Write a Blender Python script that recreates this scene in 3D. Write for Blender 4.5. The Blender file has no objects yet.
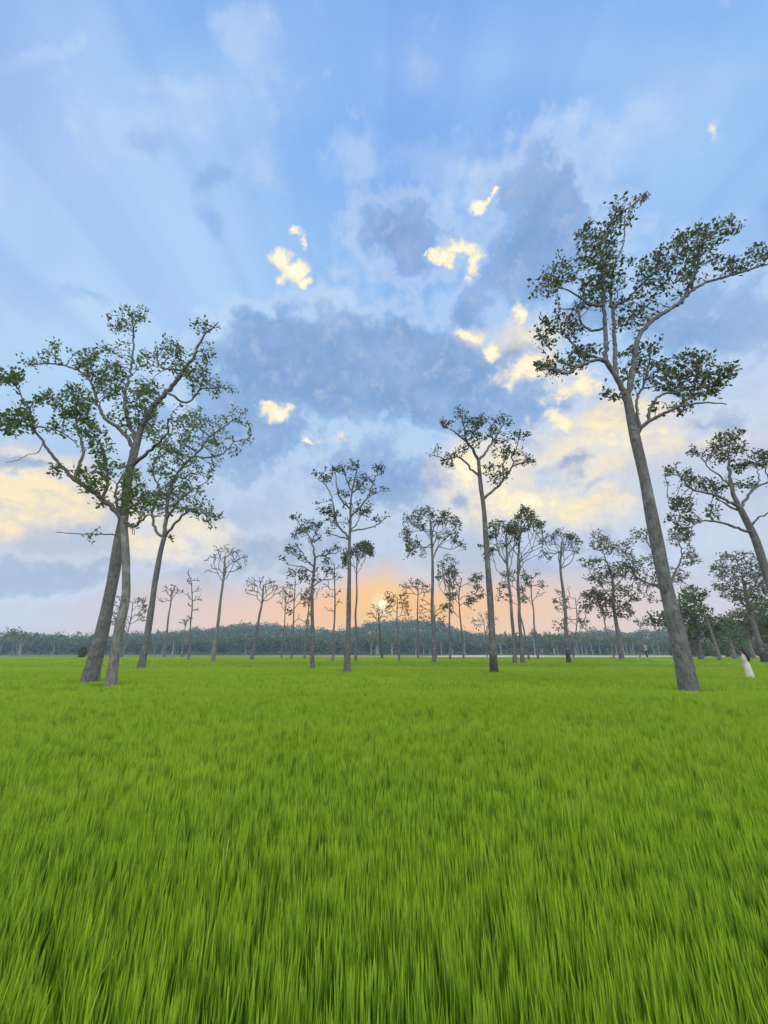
import bpy, math, random
import numpy as np
from mathutils import Vector, Matrix

random.seed(7)
RNG = np.random.default_rng(7)
scene = bpy.context.scene
COL = scene.collection

# ----------------------------------------------------------------- camera model
W, H, F = 768, 1024, 385.0
TH = math.radians(20.1)
ST, CT = math.sin(TH), math.cos(TH)
CAM = np.array([0.0, 0.0, 1.45])
CANOPY = 0.42
SOIL = 0.17
RICE_END = 112.0


def pdir(px, py):
    u, v = px - W / 2, H / 2 - py
    return np.array([u, F * CT - v * ST, F * ST + v * CT])


def unproj(px, py, Y):
    d = pdir(px, py)
    return CAM + d * (Y / d[1])


def cdepth(p):
    q = p - CAM
    return max(0.3, q[1] * CT + q[2] * ST)


def Y_of(py):                       # distance at which the rice canopy shows at this row
    d = pdir(384, py)
    return (CANOPY - CAM[2]) / d[2] * d[1]


def s2l(c):
    return tuple((x / 12.92 if x <= .04045 else ((x + .055) / 1.055) ** 2.4) for x in [v / 255 for v in c])


# ----------------------------------------------------------------- node helpers
class NT:
    def __init__(s, tree):
        s.t = tree
        s.n = tree.nodes
        s.l = tree.links

    def put(s, sock, val):
        if hasattr(val, 'is_output'):
            s.l.new(val, sock)
        elif val is not None:
            if isinstance(val, (tuple, list)) and len(val) == 3 and sock.type == 'RGBA':
                val = (*val, 1)
            sock.default_value = val

    def math(s, op, a, b=None, c=None, clamp=False):
        n = s.n.new('ShaderNodeMath'); n.operation = op; n.use_clamp = clamp
        s.put(n.inputs[0], a); s.put(n.inputs[1], b)
        if c is not None: s.put(n.inputs[2], c)
        return n.outputs[0]

    def vmath(s, op, a, b=None, scale=None):
        n = s.n.new('ShaderNodeVectorMath'); n.operation = op
        s.put(n.inputs[0], a)
        if b is not None: s.put(n.inputs[1], b)
        if scale is not None: s.put(n.inputs['Scale'], scale)
        return n.outputs['Value'] if op in ('LENGTH', 'DOT_PRODUCT', 'DISTANCE') else n.outputs[0]

    def noise(s, vec, scale, detail=4, rough=.5, dist=0.0, color=False, lac=2.0):
        n = s.n.new('ShaderNodeTexNoise')
        s.put(n.inputs['Vector'], vec)
        n.inputs['Scale'].default_value = scale; n.inputs['Detail'].default_value = detail
        n.inputs['Roughness'].default_value = rough; n.inputs['Distortion'].default_value = dist
        n.inputs['Lacunarity'].default_value = lac
        return n.outputs['Color'] if color else n.outputs['Fac']

    def smooth(s, x, lo, hi, a=0.0, b=1.0):
        n = s.n.new('ShaderNodeMapRange'); n.interpolation_type = 'SMOOTHSTEP'
        s.put(n.inputs['Value'], x)
        n.inputs['From Min'].default_value = lo; n.inputs['From Max'].default_value = hi
        n.inputs['To Min'].default_value = a; n.inputs['To Max'].default_value = b
        return n.outputs[0]

    def mix(s, f, a, b, mode='MIX'):
        n = s.n.new('ShaderNodeMix'); n.data_type = 'RGBA'; n.blend_type = mode
        s.put(n.inputs[0], f); s.put(n.inputs[6], a); s.put(n.inputs[7], b)
        return n.outputs[2]

    def ramp(s, f, stops):
        n = s.n.new('ShaderNodeValToRGB')
        e = n.color_ramp.elements
        while len(e) < len(stops): e.new(.5)
        for k, (p, c) in enumerate(stops):
            e[k].position = p; e[k].color = (*c, 1)
        s.put(n.inputs[0], f)
        return n.outputs[0]


def material(name):
    m = bpy.data.materials.new(name); m.use_nodes = True
    m.node_tree.nodes.clear()
    t = NT(m.node_tree)
    out = t.n.new('ShaderNodeOutputMaterial')
    return m, t, out


# ----------------------------------------------------------------- world: evening sky with clouds
SUN_PX = (382.5, 604)
sd = pdir(*SUN_PX); sd = sd / np.linalg.norm(sd)
SUN_EL = math.asin(sd[2]); SUN_AZ = math.atan2(sd[0], sd[1])

world = bpy.data.worlds.new("World"); scene.world = world
world.use_nodes = True
world.node_tree.nodes.clear()
t = NT(world.node_tree)
out = t.n.new('ShaderNodeOutputWorld')
tc = t.n.new('ShaderNodeTexCoord')
D = t.vmath('NORMALIZE', tc.outputs['Generated'])
sep = t.n.new('ShaderNodeSeparateXYZ'); t.l.new(D, sep.inputs[0])
dx, dy, dz = sep.outputs
zc = t.math('MAXIMUM', dz, 0.0)
den = t.math('ADD', zc, 0.22)
cmb = t.n.new('ShaderNodeCombineXYZ')
t.l.new(t.math('DIVIDE', dx, den), cmb.inputs[0]); t.l.new(t.math('DIVIDE', dy, den), cmb.inputs[1])
P = cmb.outputs[0]                                   # cloud deck coordinates
# domain warp of the direction itself, so that cloud edges are ragged
wv1 = t.vmath('SUBTRACT', t.noise(D, 4.0, 2, .5, color=True), (.5, .5, .5))
wv2 = t.vmath('SUBTRACT', t.noise(D, 16.0, 5, .6, color=True), (.5, .5, .5))
DW = t.vmath('ADD', t.vmath('ADD', D, t.vmath('SCALE', wv1, scale=.16)), t.vmath('SCALE', wv2, scale=.085))
DS = t.vmath('ADD', t.vmath('ADD', D, t.vmath('SCALE', wv1, scale=.10)), t.vmath('SCALE', wv2, scale=.03))
DF = t.vmath('ADD', D, t.vmath('SCALE', wv2, scale=.10))
fbm = t.noise(P, 2.3, 8, .58, .3)
fbm2 = t.noise(D, 9.0, 9, .62, .25)
fbm3 = t.noise(D, 26.0, 8, .62, .3)
fbm4 = t.noise(P, 5.5, 8, .60, .4)


def blob(vec, x, y, rx, ry, rot=0.0):
    c = pdir(x, y); c /= np.linalg.norm(c)
    e = 4.0
    ca, sa = math.cos(math.radians(rot)), math.sin(math.radians(rot))
    u = pdir(x + e * ca, y - e * sa); u /= np.linalg.norm(u); u = u - c; u -= c * (u @ c)
    a = np.linalg.norm(u) / e * rx; u /= np.linalg.norm(u)
    v = np.cross(u, c)
    v2 = pdir(x - e * sa, y - e * ca); v2 /= np.linalg.norm(v2); v2 = v2 - c
    b = abs(v2 @ v) / e * ry
    R = Matrix(((u[0], c[0], v[0]), (u[1], c[1], v[1]), (u[2], c[2], v[2])))
    n = t.n.new('ShaderNodeMapping'); n.vector_type = 'TEXTURE'
    t.l.new(vec, n.inputs[0])
    n.inputs[1].default_value = Vector(c); n.inputs[2].default_value = R.to_euler('XYZ')
    n.inputs[3].default_value = (a, 1.2, b)
    g = t.n.new('ShaderNodeTexGradient'); g.gradient_type = 'SPHERICAL'
    t.l.new(n.outputs[0], g.inputs[0])
    return g.outputs['Fac']


def layer(vec, blobs):
    acc = None
    for b in blobs:
        w = b[5] if len(b) > 5 else 1.0
        g = blob(vec, b[0], b[1], b[2], b[3], b[4] if len(b) > 4 else 0)
        if w != 1.0: g = t.math('MULTIPLY', g, w)
        acc = g if acc is None else t.math('MAXIMUM', acc, g)
    return acc


sky = t.n.new('ShaderNodeTexSky'); sky.sky_type = 'NISHITA'; sky.sun_disc = False
sky.sun_elevation = SUN_EL; sky.sun_rotation = SUN_AZ
base = t.ramp(zc, [(0.0, s2l((208, 200, 210))), (.09, s2l((198, 198, 214))), (.19, s2l((186, 195, 212))),
                   (.33, s2l((180, 200, 226))), (.52, s2l((163, 203, 242))), (.78, s2l((144, 190, 244))),
                   (1.0, s2l((128, 173, 240)))])
nish = t.vmath('SCALE', sky.outputs[0], scale=.05)
base = t.mix(.06, base, nish)
# light veil on the left and right
veil = layer(DS, [(60, 270, 420, 300, 0), (190, 120, 240, 120, 30, .6), (640, 150, 200, 160, 0, .45), (520, 60, 300, 90, 0, .4)])
base = t.mix(t.math('MULTIPLY', t.smooth(veil, 0, .70), .68), base, s2l((184, 215, 246)))
veil2 = layer(DS, [(720, 520, 320, 200, 0), (40, 590, 260, 70, 0, .6)])
base = t.mix(t.math('MULTIPLY', t.smooth(veil2, 0, .6), .75), base, s2l((200, 209, 226)))
# wispy high cloud
wisp = t.math('MULTIPLY', t.smooth(fbm, .50, .74), .38)
base = t.mix(wisp, base, s2l((196, 215, 245)))
wd = t.math('MULTIPLY', t.smooth(t.noise(P, 1.5, 6, .55, .5), .52, .70), .34)
base = t.mix(wd, base, s2l((128, 162, 218)))
pf = layer(DW, [(262, 45, 42, 60, 0), (245, 20, 60, 40, 0, .8), (352, 160, 50, 60, 20, .9), (185, 95, 80, 36, 10, .8), (55, 72, 80, 30, 30, .8), (150, 150, 120, 60, 20, .7), (255, 165, 60, 50, 0, .7), (450, 160, 120, 70, 0, .8),
                (120, 330, 120, 60, 10, .9), (640, 130, 70, 60, 30, .8), (700, 260, 100, 60, 20, .7), (420, 60, 60, 40, 0, .6), (560, 130, 60, 40, 0, .6), (330, 300, 60, 50, 0, .8)])
pfn = t.math('ADD', pf, t.math('MULTIPLY', t.math('SUBTRACT', fbm3, .5), .9))
base = t.mix(t.math('MULTIPLY', t.smooth(pfn, .18, .75), .55), base, s2l((190, 214, 243)))
df = layer(DW, [(155, 160, 40, 34, 0, .9), (205, 188, 34, 30, 30, 1), (205, 235, 26, 44, 30, .8), (330, 40, 110, 70, 0, .5), (380, 215, 60, 50, 0, .9), (560, 190, 90, 50, 0, .8), (475, 140, 40, 26, 0, .8), (620, 200, 80, 60, 0, .6), (95, 305, 60, 20, 0, .7)])
dfn = t.math('ADD', df, t.math('MULTIPLY', t.math('SUBTRACT', fbm3, .5), .9))
base = t.mix(t.math('MULTIPLY', t.smooth(dfn, .22, .8), .45), base, s2l((122, 160, 220)))
# faint crepuscular rays fanning from the sun
su = np.cross(sd, (0, 0, 1)); su /= np.linalg.norm(su); sv = np.cross(su, sd)
ang = t.math('ARCTAN2', t.vmath('DOT_PRODUCT', D, tuple(su)), t.vmath('DOT_PRODUCT', D, tuple(sv)))
rn = t.n.new('ShaderNodeTexNoise'); rn.noise_dimensions = '1D'
t.l.new(ang, rn.inputs['W']); rn.inputs['Scale'].default_value = 5.5; rn.inputs['Detail'].default_value = 2.5
ray = t.math('MULTIPLY', t.smooth(rn.outputs['Fac'], .45, .62), t.smooth(zc, .42, .66))
base = t.mix(t.math('MULTIPLY', ray, .20), base, s2l((104, 148, 226)))
# warm glow low around the sun
glow = layer(DS, [(400, 640, 330, 88, 0)])
base = t.mix(t.smooth(glow, 0.0, .62), base, s2l((247, 200, 168)))
glow2 = layer(DS, [(395, 618, 205, 54, 0)])
base = t.mix(t.math('MULTIPLY', t.smooth(glow2, .05, .9), .95), base, s2l((255, 190, 104)))
# bright yellow banks (behind the grey ones)
yb = layer(DS, [(10, 500, 210, 72, 0, 1.2), (180, 540, 130, 50, 8, 1.0), (480, 480, 90, 70, 0, 1.25), (520, 345, 95, 44, 30, .95),
                (610, 440, 130, 75, 10, 1.0), (560, 505, 130, 50, 0, .95), (470, 335, 36, 26, 0, .85), (700, 440, 120, 40, 10, .5)])
ybn = t.math('ADD', yb, t.math('ADD', t.math('MULTIPLY', t.math('SUBTRACT', fbm2, .5), 1.0), t.math('MULTIPLY', t.math('SUBTRACT', fbm3, .5), .5)))
ym = t.smooth(ybn, .20, .62)
ycol = t.mix(t.smooth(ybn, .30, .80), s2l((224, 214, 208)), s2l((255, 236, 190)))
ycol = t.mix(t.math('MULTIPLY', t.smooth(fbm4, .45, .64), .7), ycol, s2l((212, 206, 206)))
base = t.mix(t.math('MULTIPLY', ym, .95), base, ycol)
# blue grey cloud masses
db = layer(DW, [(345, 372, 230, 84, 4, 1.15), (270, 350, 130, 70, 20, 1.0), (470, 385, 150, 66, 18, 1.1), (540, 405, 70, 30, 10, .9), (400, 235, 110, 70, 0, .72), (545, 240, 120, 120, 30, .80), (470, 300, 70, 60, 30, .62), (520, 180, 120, 60, 0, .5),
                (250, 430, 170, 90, 0, .80), (390, 480, 140, 80, 0, .72), (590, 462, 90, 20, 8, .58), (585, 490, 70, 16, 4, .5), (540, 440, 60, 20, 0, .4), (560, 545, 80, 40, -30, .62), (462, 503, 34, 22, -40, .62),
                (60, 575, 190, 34, 0, .75), (290, 545, 180, 60, 0, .62), (640, 545, 170, 50, 0, .55), (690, 330, 160, 90, 0, .62), (20, 470, 90, 16, -8, .7), (600, 310, 90, 70, 0, .62), (700, 420, 80, 30, 0, .5)])
dn = t.math('ADD', db, t.math('ADD', t.math('MULTIPLY', t.math('SUBTRACT', fbm2, .5), .9), t.math('MULTIPLY', t.math('SUBTRACT', fbm3, .5), .50)))
dm = t.math('MULTIPLY', t.smooth(dn, .29, .61), .88)
dcol = t.mix(t.smooth(zc, .20, .46), s2l((163, 178, 203)), s2l((120, 156, 204)))
dcol = t.mix(t.math('MULTIPLY', t.smooth(fbm2, .40, .66), .6), dcol, s2l((160, 185, 224)))
dcol = t.mix(t.math('MULTIPLY', t.smooth(fbm3, .5, .68), .5), dcol, s2l((174, 192, 222)))
rim = t.math('MULTIPLY', t.smooth(dn, .10, .34), t.math('SUBTRACT', 1.0, t.smooth(dn, .34, .52)))
base = t.mix(t.math('MULTIPLY', rim, .40), base, s2l((208, 222, 243)))
base = t.mix(dm, base, dcol)
# small sunlit gaps in front
sg = layer(DF, [(282, 262, 17, 14, 0, 1), (292, 272, 20, 15, 20, 1), (303, 281, 11, 11, 0, .95), (304, 246, 7, 16, 10, .8), (298, 231, 9, 9, 0, .75), (440, 258, 20, 16, 0, 1), (460, 248, 26, 13, 0, 1), (477, 262, 13, 24, 10, 1), (470, 280, 10, 10, 0, .8), (427, 252, 5, 5, 0, .8),
                (478, 204, 15, 9, 15, 1), (490, 198, 14, 8, 10, .95), (519, 316, 13, 17, 0, .92), (470, 335, 22, 13, 0, .95), (490, 350, 26, 16, 25, .85), (530, 366, 60, 26, 26, .82), (575, 385, 60, 30, 0, .72), (280, 413, 24, 13, 10, 1), (270, 408, 14, 8, 0, .8), (309, 442, 8, 6, 0, .95), (330, 440, 30, 8, 0, .45),
                (720, 130, 14, 20, 30, .62), (600, 442, 110, 24, -8, .62), (466, 470, 46, 34, 0, .80), (520, 500, 66, 30, 0, .74), (560, 425, 50, 22, -10, .6), (650, 425, 60, 22, -6, .5)])
sgn = t.math('ADD', sg, t.math('ADD', t.math('MULTIPLY', t.math('SUBTRACT', fbm3, .5), 1.25), t.math('MULTIPLY', t.math('SUBTRACT', t.noise(D, 70.0, 5, .6), .5), .5)))
halo = t.smooth(sg, .0, .6)
base = t.mix(t.math('MULTIPLY', halo, .40), base, s2l((206, 217, 234)))
sm = t.smooth(sgn, .16, .66)
scol = t.ramp(sgn, [(.22, s2l((208, 218, 234))), (.40, s2l((234, 226, 216))), (.58, s2l((252, 238, 200))), (.88, s2l((255, 250, 226)))])
base = t.mix(sm, base, scol)
# sun disc dimmed by the cloud
dot = t.vmath('DOT_PRODUCT', D, tuple(sd))
base = t.mix(t.smooth(dot, math.cos(math.radians(5.0)), 1.0, 0, .55), base, s2l((255, 208, 128)))
base = t.mix(t.smooth(dot, math.cos(math.radians(2.2)), 1.0, 0, .8), base, s2l((255, 226, 160)))
base = t.mix(t.smooth(dot, math.cos(math.radians(.60)), math.cos(math.radians(.42))), base, (1.5, 1.26, .72))
# unseen bright cloud added behind and above the viewer to light rice and trunks
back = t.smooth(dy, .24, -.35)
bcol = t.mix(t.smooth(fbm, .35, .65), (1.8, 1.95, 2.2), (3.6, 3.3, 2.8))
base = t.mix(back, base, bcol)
# below the horizon
base = t.mix(t.smooth(dz, 0.0, -.05), base, (.18, .20, .18))
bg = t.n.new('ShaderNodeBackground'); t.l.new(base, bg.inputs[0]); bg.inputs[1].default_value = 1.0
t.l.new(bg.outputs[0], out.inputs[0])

sun = bpy.data.lights.new('sun', 'SUN'); sun.energy = 3.2; sun.angle = math.radians(12); sun.color = (1.0, .80, .56)
so = bpy.data.objects.new('sun', sun); COL.objects.link(so)
so.rotation_euler = Vector(-sd).to_track_quat('-Z', 'Y').to_euler()

# ----------------------------------------------------------------- camera
cd = bpy.data.cameras.new('camera'); cam = bpy.data.objects.new('camera', cd); COL.objects.link(cam)
cam.location = CAM; cam.rotation_euler = (math.pi / 2 + TH, 0, 0)
cd.sensor_fit = 'AUTO'; cd.sensor_width = 36; cd.lens = F / H * 36
cd.clip_start = .05; cd.clip_end = 8000
scene.camera = cam

# ----------------------------------------------------------------- object helpers
def tag(o, label=None, cat=None, group=None, kind=None):
    if label: o['label'] = label
    if cat: o['category'] = cat
    if group: o['group'] = group
    if kind: o['kind'] = kind
    return o


def empty(name, loc, label, cat, group=None):
    o = bpy.data.objects.new(name, None); COL.objects.link(o)
    o.location = Vector(loc); o.empty_display_size = .3
    return tag(o, label, cat, group)


def np_mesh(name, V, Q, mats, smooth=True, mat_idx=None):
    """V (n,3), Q (m,3|4) faces of equal size"""
    me = bpy.data.meshes.new(name)
    V = np.asarray(V, dtype=np.float32); Q = np.asarray(Q, dtype=np.int32)
    k = Q.shape[1]
    me.vertices.add(len(V)); me.vertices.foreach_set('co', V.ravel())
    me.loops.add(Q.size); me.loops.foreach_set('vertex_index', Q.ravel())
    me.polygons.add(len(Q)); me.polygons.foreach_set('loop_start', np.arange(0, Q.size, k, dtype=np.int32))
    if smooth: me.polygons.foreach_set('use_smooth', np.ones(len(Q), dtype=bool))
    for m in mats: me.materials.append(m)
    if mat_idx is not None: me.polygons.foreach_set('material_index', np.asarray(mat_idx, dtype=np.int32))
    me.update(calc_edges=True); me.validate()
    return me


def link(name, me, parent=None):
    o = bpy.data.objects.new(name, me); COL.objects.link(o)
    if parent is not None: o.parent = parent
    return o


# ----------------------------------------------------------------- materials
def bark_material(name, light, dark, scale=1.0, char=None):
    m, t, out = material(name)
    tc = t.n.new('ShaderNodeTexCoord')
    mp = t.n.new('ShaderNodeMapping'); t.l.new(tc.outputs['Object'], mp.inputs[0])
    mp.inputs[3].default_value = (1, 1, .30)
    oi = t.n.new('ShaderNodeObjectInfo')
    n1 = t.noise(mp.outputs[0], 13 * scale, 7, .68, .4)
    n2 = t.noise(tc.outputs['Object'], 1.3 * scale, 4, .6, .4)
    n3 = t.noise(tc.outputs['Object'], 5.0 * scale, 5, .65, .2)
    c = t.mix(t.smooth(n1, .30, .68), dark, light)
    c = t.mix(t.math('MULTIPLY', t.smooth(n2, .5, .68), .6), c, tuple(v * 1.6 for v in light))
    c = t.mix(t.math('MULTIPLY', t.smooth(n3, .56, .64), .65), c, (dark[0] * .62, dark[1] * .68, dark[2] * .60))
    if char:
        sp = t.n.new('ShaderNodeSeparateXYZ'); t.l.new(tc.outputs['Object'], sp.inputs[0])
        hz = t.math('ADD', sp.outputs[2], t.math('MULTIPLY', t.math('SUBTRACT', n2, .5), char * 2.2))
        c = t.mix(t.smooth(hz, char * .45, char * 1.2, .72, 0.0), c, (.014, .013, .012))
    b = t.n.new('ShaderNodeBsdfPrincipled')
    t.l.new(c, b.inputs['Base Color']); b.inputs['Roughness'].default_value = .9
    b.inputs['Specular IOR Level'].default_value = .2
    bp = t.n.new('ShaderNodeBump'); bp.inputs['Strength'].default_value = .8; bp.inputs['Distance'].default_value = .05
    t.l.new(t.math('ADD', n1, t.math('MULTIPLY', n3, .6)), bp.inputs['Height']); t.l.new(bp.outputs[0], b.inputs['Normal'])
    t.l.new(b.outputs[0], out.inputs[0])
    return m


def leaf_material(name, c0, c1, trans=.35, tcol=None):
    m, t, out = material(name)
    g = t.n.new('ShaderNodeNewGeometry')
    c = t.mix(g.outputs['Random Per Island'], c0, c1)
    d = t.n.new('ShaderNodeBsdfPrincipled'); d.inputs['Roughness'].default_value = .55
    d.inputs['Specular IOR Level'].default_value = .35
    t.l.new(c, d.inputs['Base Color'])
    tr = t.n.new('ShaderNodeBsdfTranslucent'); t.put(tr.inputs[0], tcol or tuple(v * 1.3 for v in c1))
    mx = t.n.new('ShaderNodeMixShader'); mx.inputs[0].default_value = trans
    t.l.new(d.outputs[0], mx.inputs[1]); t.l.new(tr.outputs[0], mx.inputs[2])
    t.l.new(mx.outputs[0], out.inputs[0])
    return m


M_bark = bark_material('grey_bark', (.112, .120, .124), (.046, .050, .053))
M_barkc = bark_material('grey_bark_with_burnt_base', (.112, .120, .124), (.046, .050, .053), 1.0, 1.0)
M_barkc2 = bark_material('grey_bark_with_tall_burnt_base', (.112, .120, .124), (.046, .050, .053), 1.0, 2.2)
M_bark2 = bark_material('pale_grey_bark', (.150, .156, .150), (.066, .069, .067))
M_barkp = bark_material('pale_bark', (.19, .205, .205), (.11, .12, .12))
M_barkd = bark_material('dark_bark', (.07, .065, .06), (.025, .024, .023))
M_twig = bark_material('twig_bark', (.10, .098, .092), (.04, .039, .037), 2.0)
M_leaf = leaf_material('dark_green_leaves', (.015, .028, .011), (.046, .074, .024), .30)
M_leafg = leaf_material('fresh_green_leaves', (.019, .044, .012), (.066, .118, .026), .36)
M_leafy = leaf_material('olive_leaves', (.035, .042, .016), (.085, .092, .034), .34)
M_leafr = leaf_material('rusty_leaves', (.10, .042, .018), (.22, .085, .03), .45)
M_leafp = leaf_material('grey_green_leaves', (.045, .062, .040), (.10, .125, .072), .34)
M_forest = leaf_material('forest_leaves', (.014, .034, .016), (.048, .084, .042), .20)

# ----------------------------------------------------------------- tree builder
def tube(V, Q, pts, rad, sides, bark=None):
    """append a tapered tube"""
    pts = np.asarray(pts, float); n = len(pts)
    if n < 2: return
    tan = np.gradient(pts, axis=0); tan /= np.linalg.norm(tan, axis=1)[:, None] + 1e-9
    a = np.array([1.0, 0, 0]) if abs(tan[0][0]) < .8 else np.array([0, 1.0, 0])
    base = len(V)
    ang = np.arange(sides) / sides * 2 * math.pi
    for i in range(n):
        a = a - tan[i] * (a @ tan[i]); a /= np.linalg.norm(a) + 1e-9
        b = np.cross(tan[i], a)
        r = rad[i] * np.ones(sides)
        if bark is not None: r = r * bark(i, ang, pts[i])
        for k in range(sides):
            V.append(pts[i] + (a * math.cos(ang[k]) + b * math.sin(ang[k])) * r[k])
    for i in range(n - 1):
        o = base + i * sides
        for k in range(sides):
            k2 = (k + 1) % sides
            Q.append((o + k, o + k2, o + sides + k2, o + sides + k))
    # end cap point
    o = base + (n - 1) * sides
    c = len(V); V.append(pts[-1] + tan[-1] * rad[-1] * .5)
    for k in range(sides):
        Q.append((o + k, o + (k + 1) % sides, c, c))


def quads_mesh(name, V, Q, mat):
    me = bpy.data.meshes.new(name)
    me.from_pydata([tuple(v) for v in V], [], [q[:3] if q[2] == q[3] else q for q in Q])
    me.polygons.foreach_set('use_smooth', np.ones(len(me.polygons), dtype=bool))
    me.materials.append(mat); me.update()
    return me


def leaves_mesh(name, centers, dirs, L, rng, mat):
    n = len(centers)
    C = np.asarray(centers)
    d = np.asarray(dirs); d = d / (np.linalg.norm(d, axis=1)[:, None] + 1e-9)
    r = rng.normal(size=(n, 3)); s = np.cross(d, r); s /= np.linalg.norm(s, axis=1)[:, None] + 1e-9
    nn = np.cross(s, d)
    ln = L * rng.uniform(.55, 1.5, n)[:, None]
    w = ln * rng.uniform(.24, .36, n)[:, None]
    fold = w * rng.uniform(-.25, .5, n)[:, None]
    v0 = C; v1 = C + d * ln * .5 + s * w + nn * fold; v2 = C + d * ln; v3 = C + d * ln * .5 - s * w + nn * fold
    V = np.stack([v0, v1, v2, v3], 1).reshape(-1, 3)
    i = np.arange(n) * 4
    Q = np.stack([i, i + 1, i + 2, i, i + 2, i + 3], 1).reshape(-1, 3)
    return np_mesh(name, V, Q, [mat], smooth=False)


def zoomf(ox, oy, s):
    return lambda p: (ox + p[0] / s, oy + p[1] / s) + tuple(p[2:])


def conv(z, limbs, blobs):
    L = [dict(l, pts=[z(p) for p in l['pts']]) for l in limbs]
    s = z((1, 0))[0] - z((0, 0))[0]
    B = [(*z(b[:2]), b[2] * s, b[3] * s) + tuple(b[4:]) for b in blobs]
    return L, B


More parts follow.
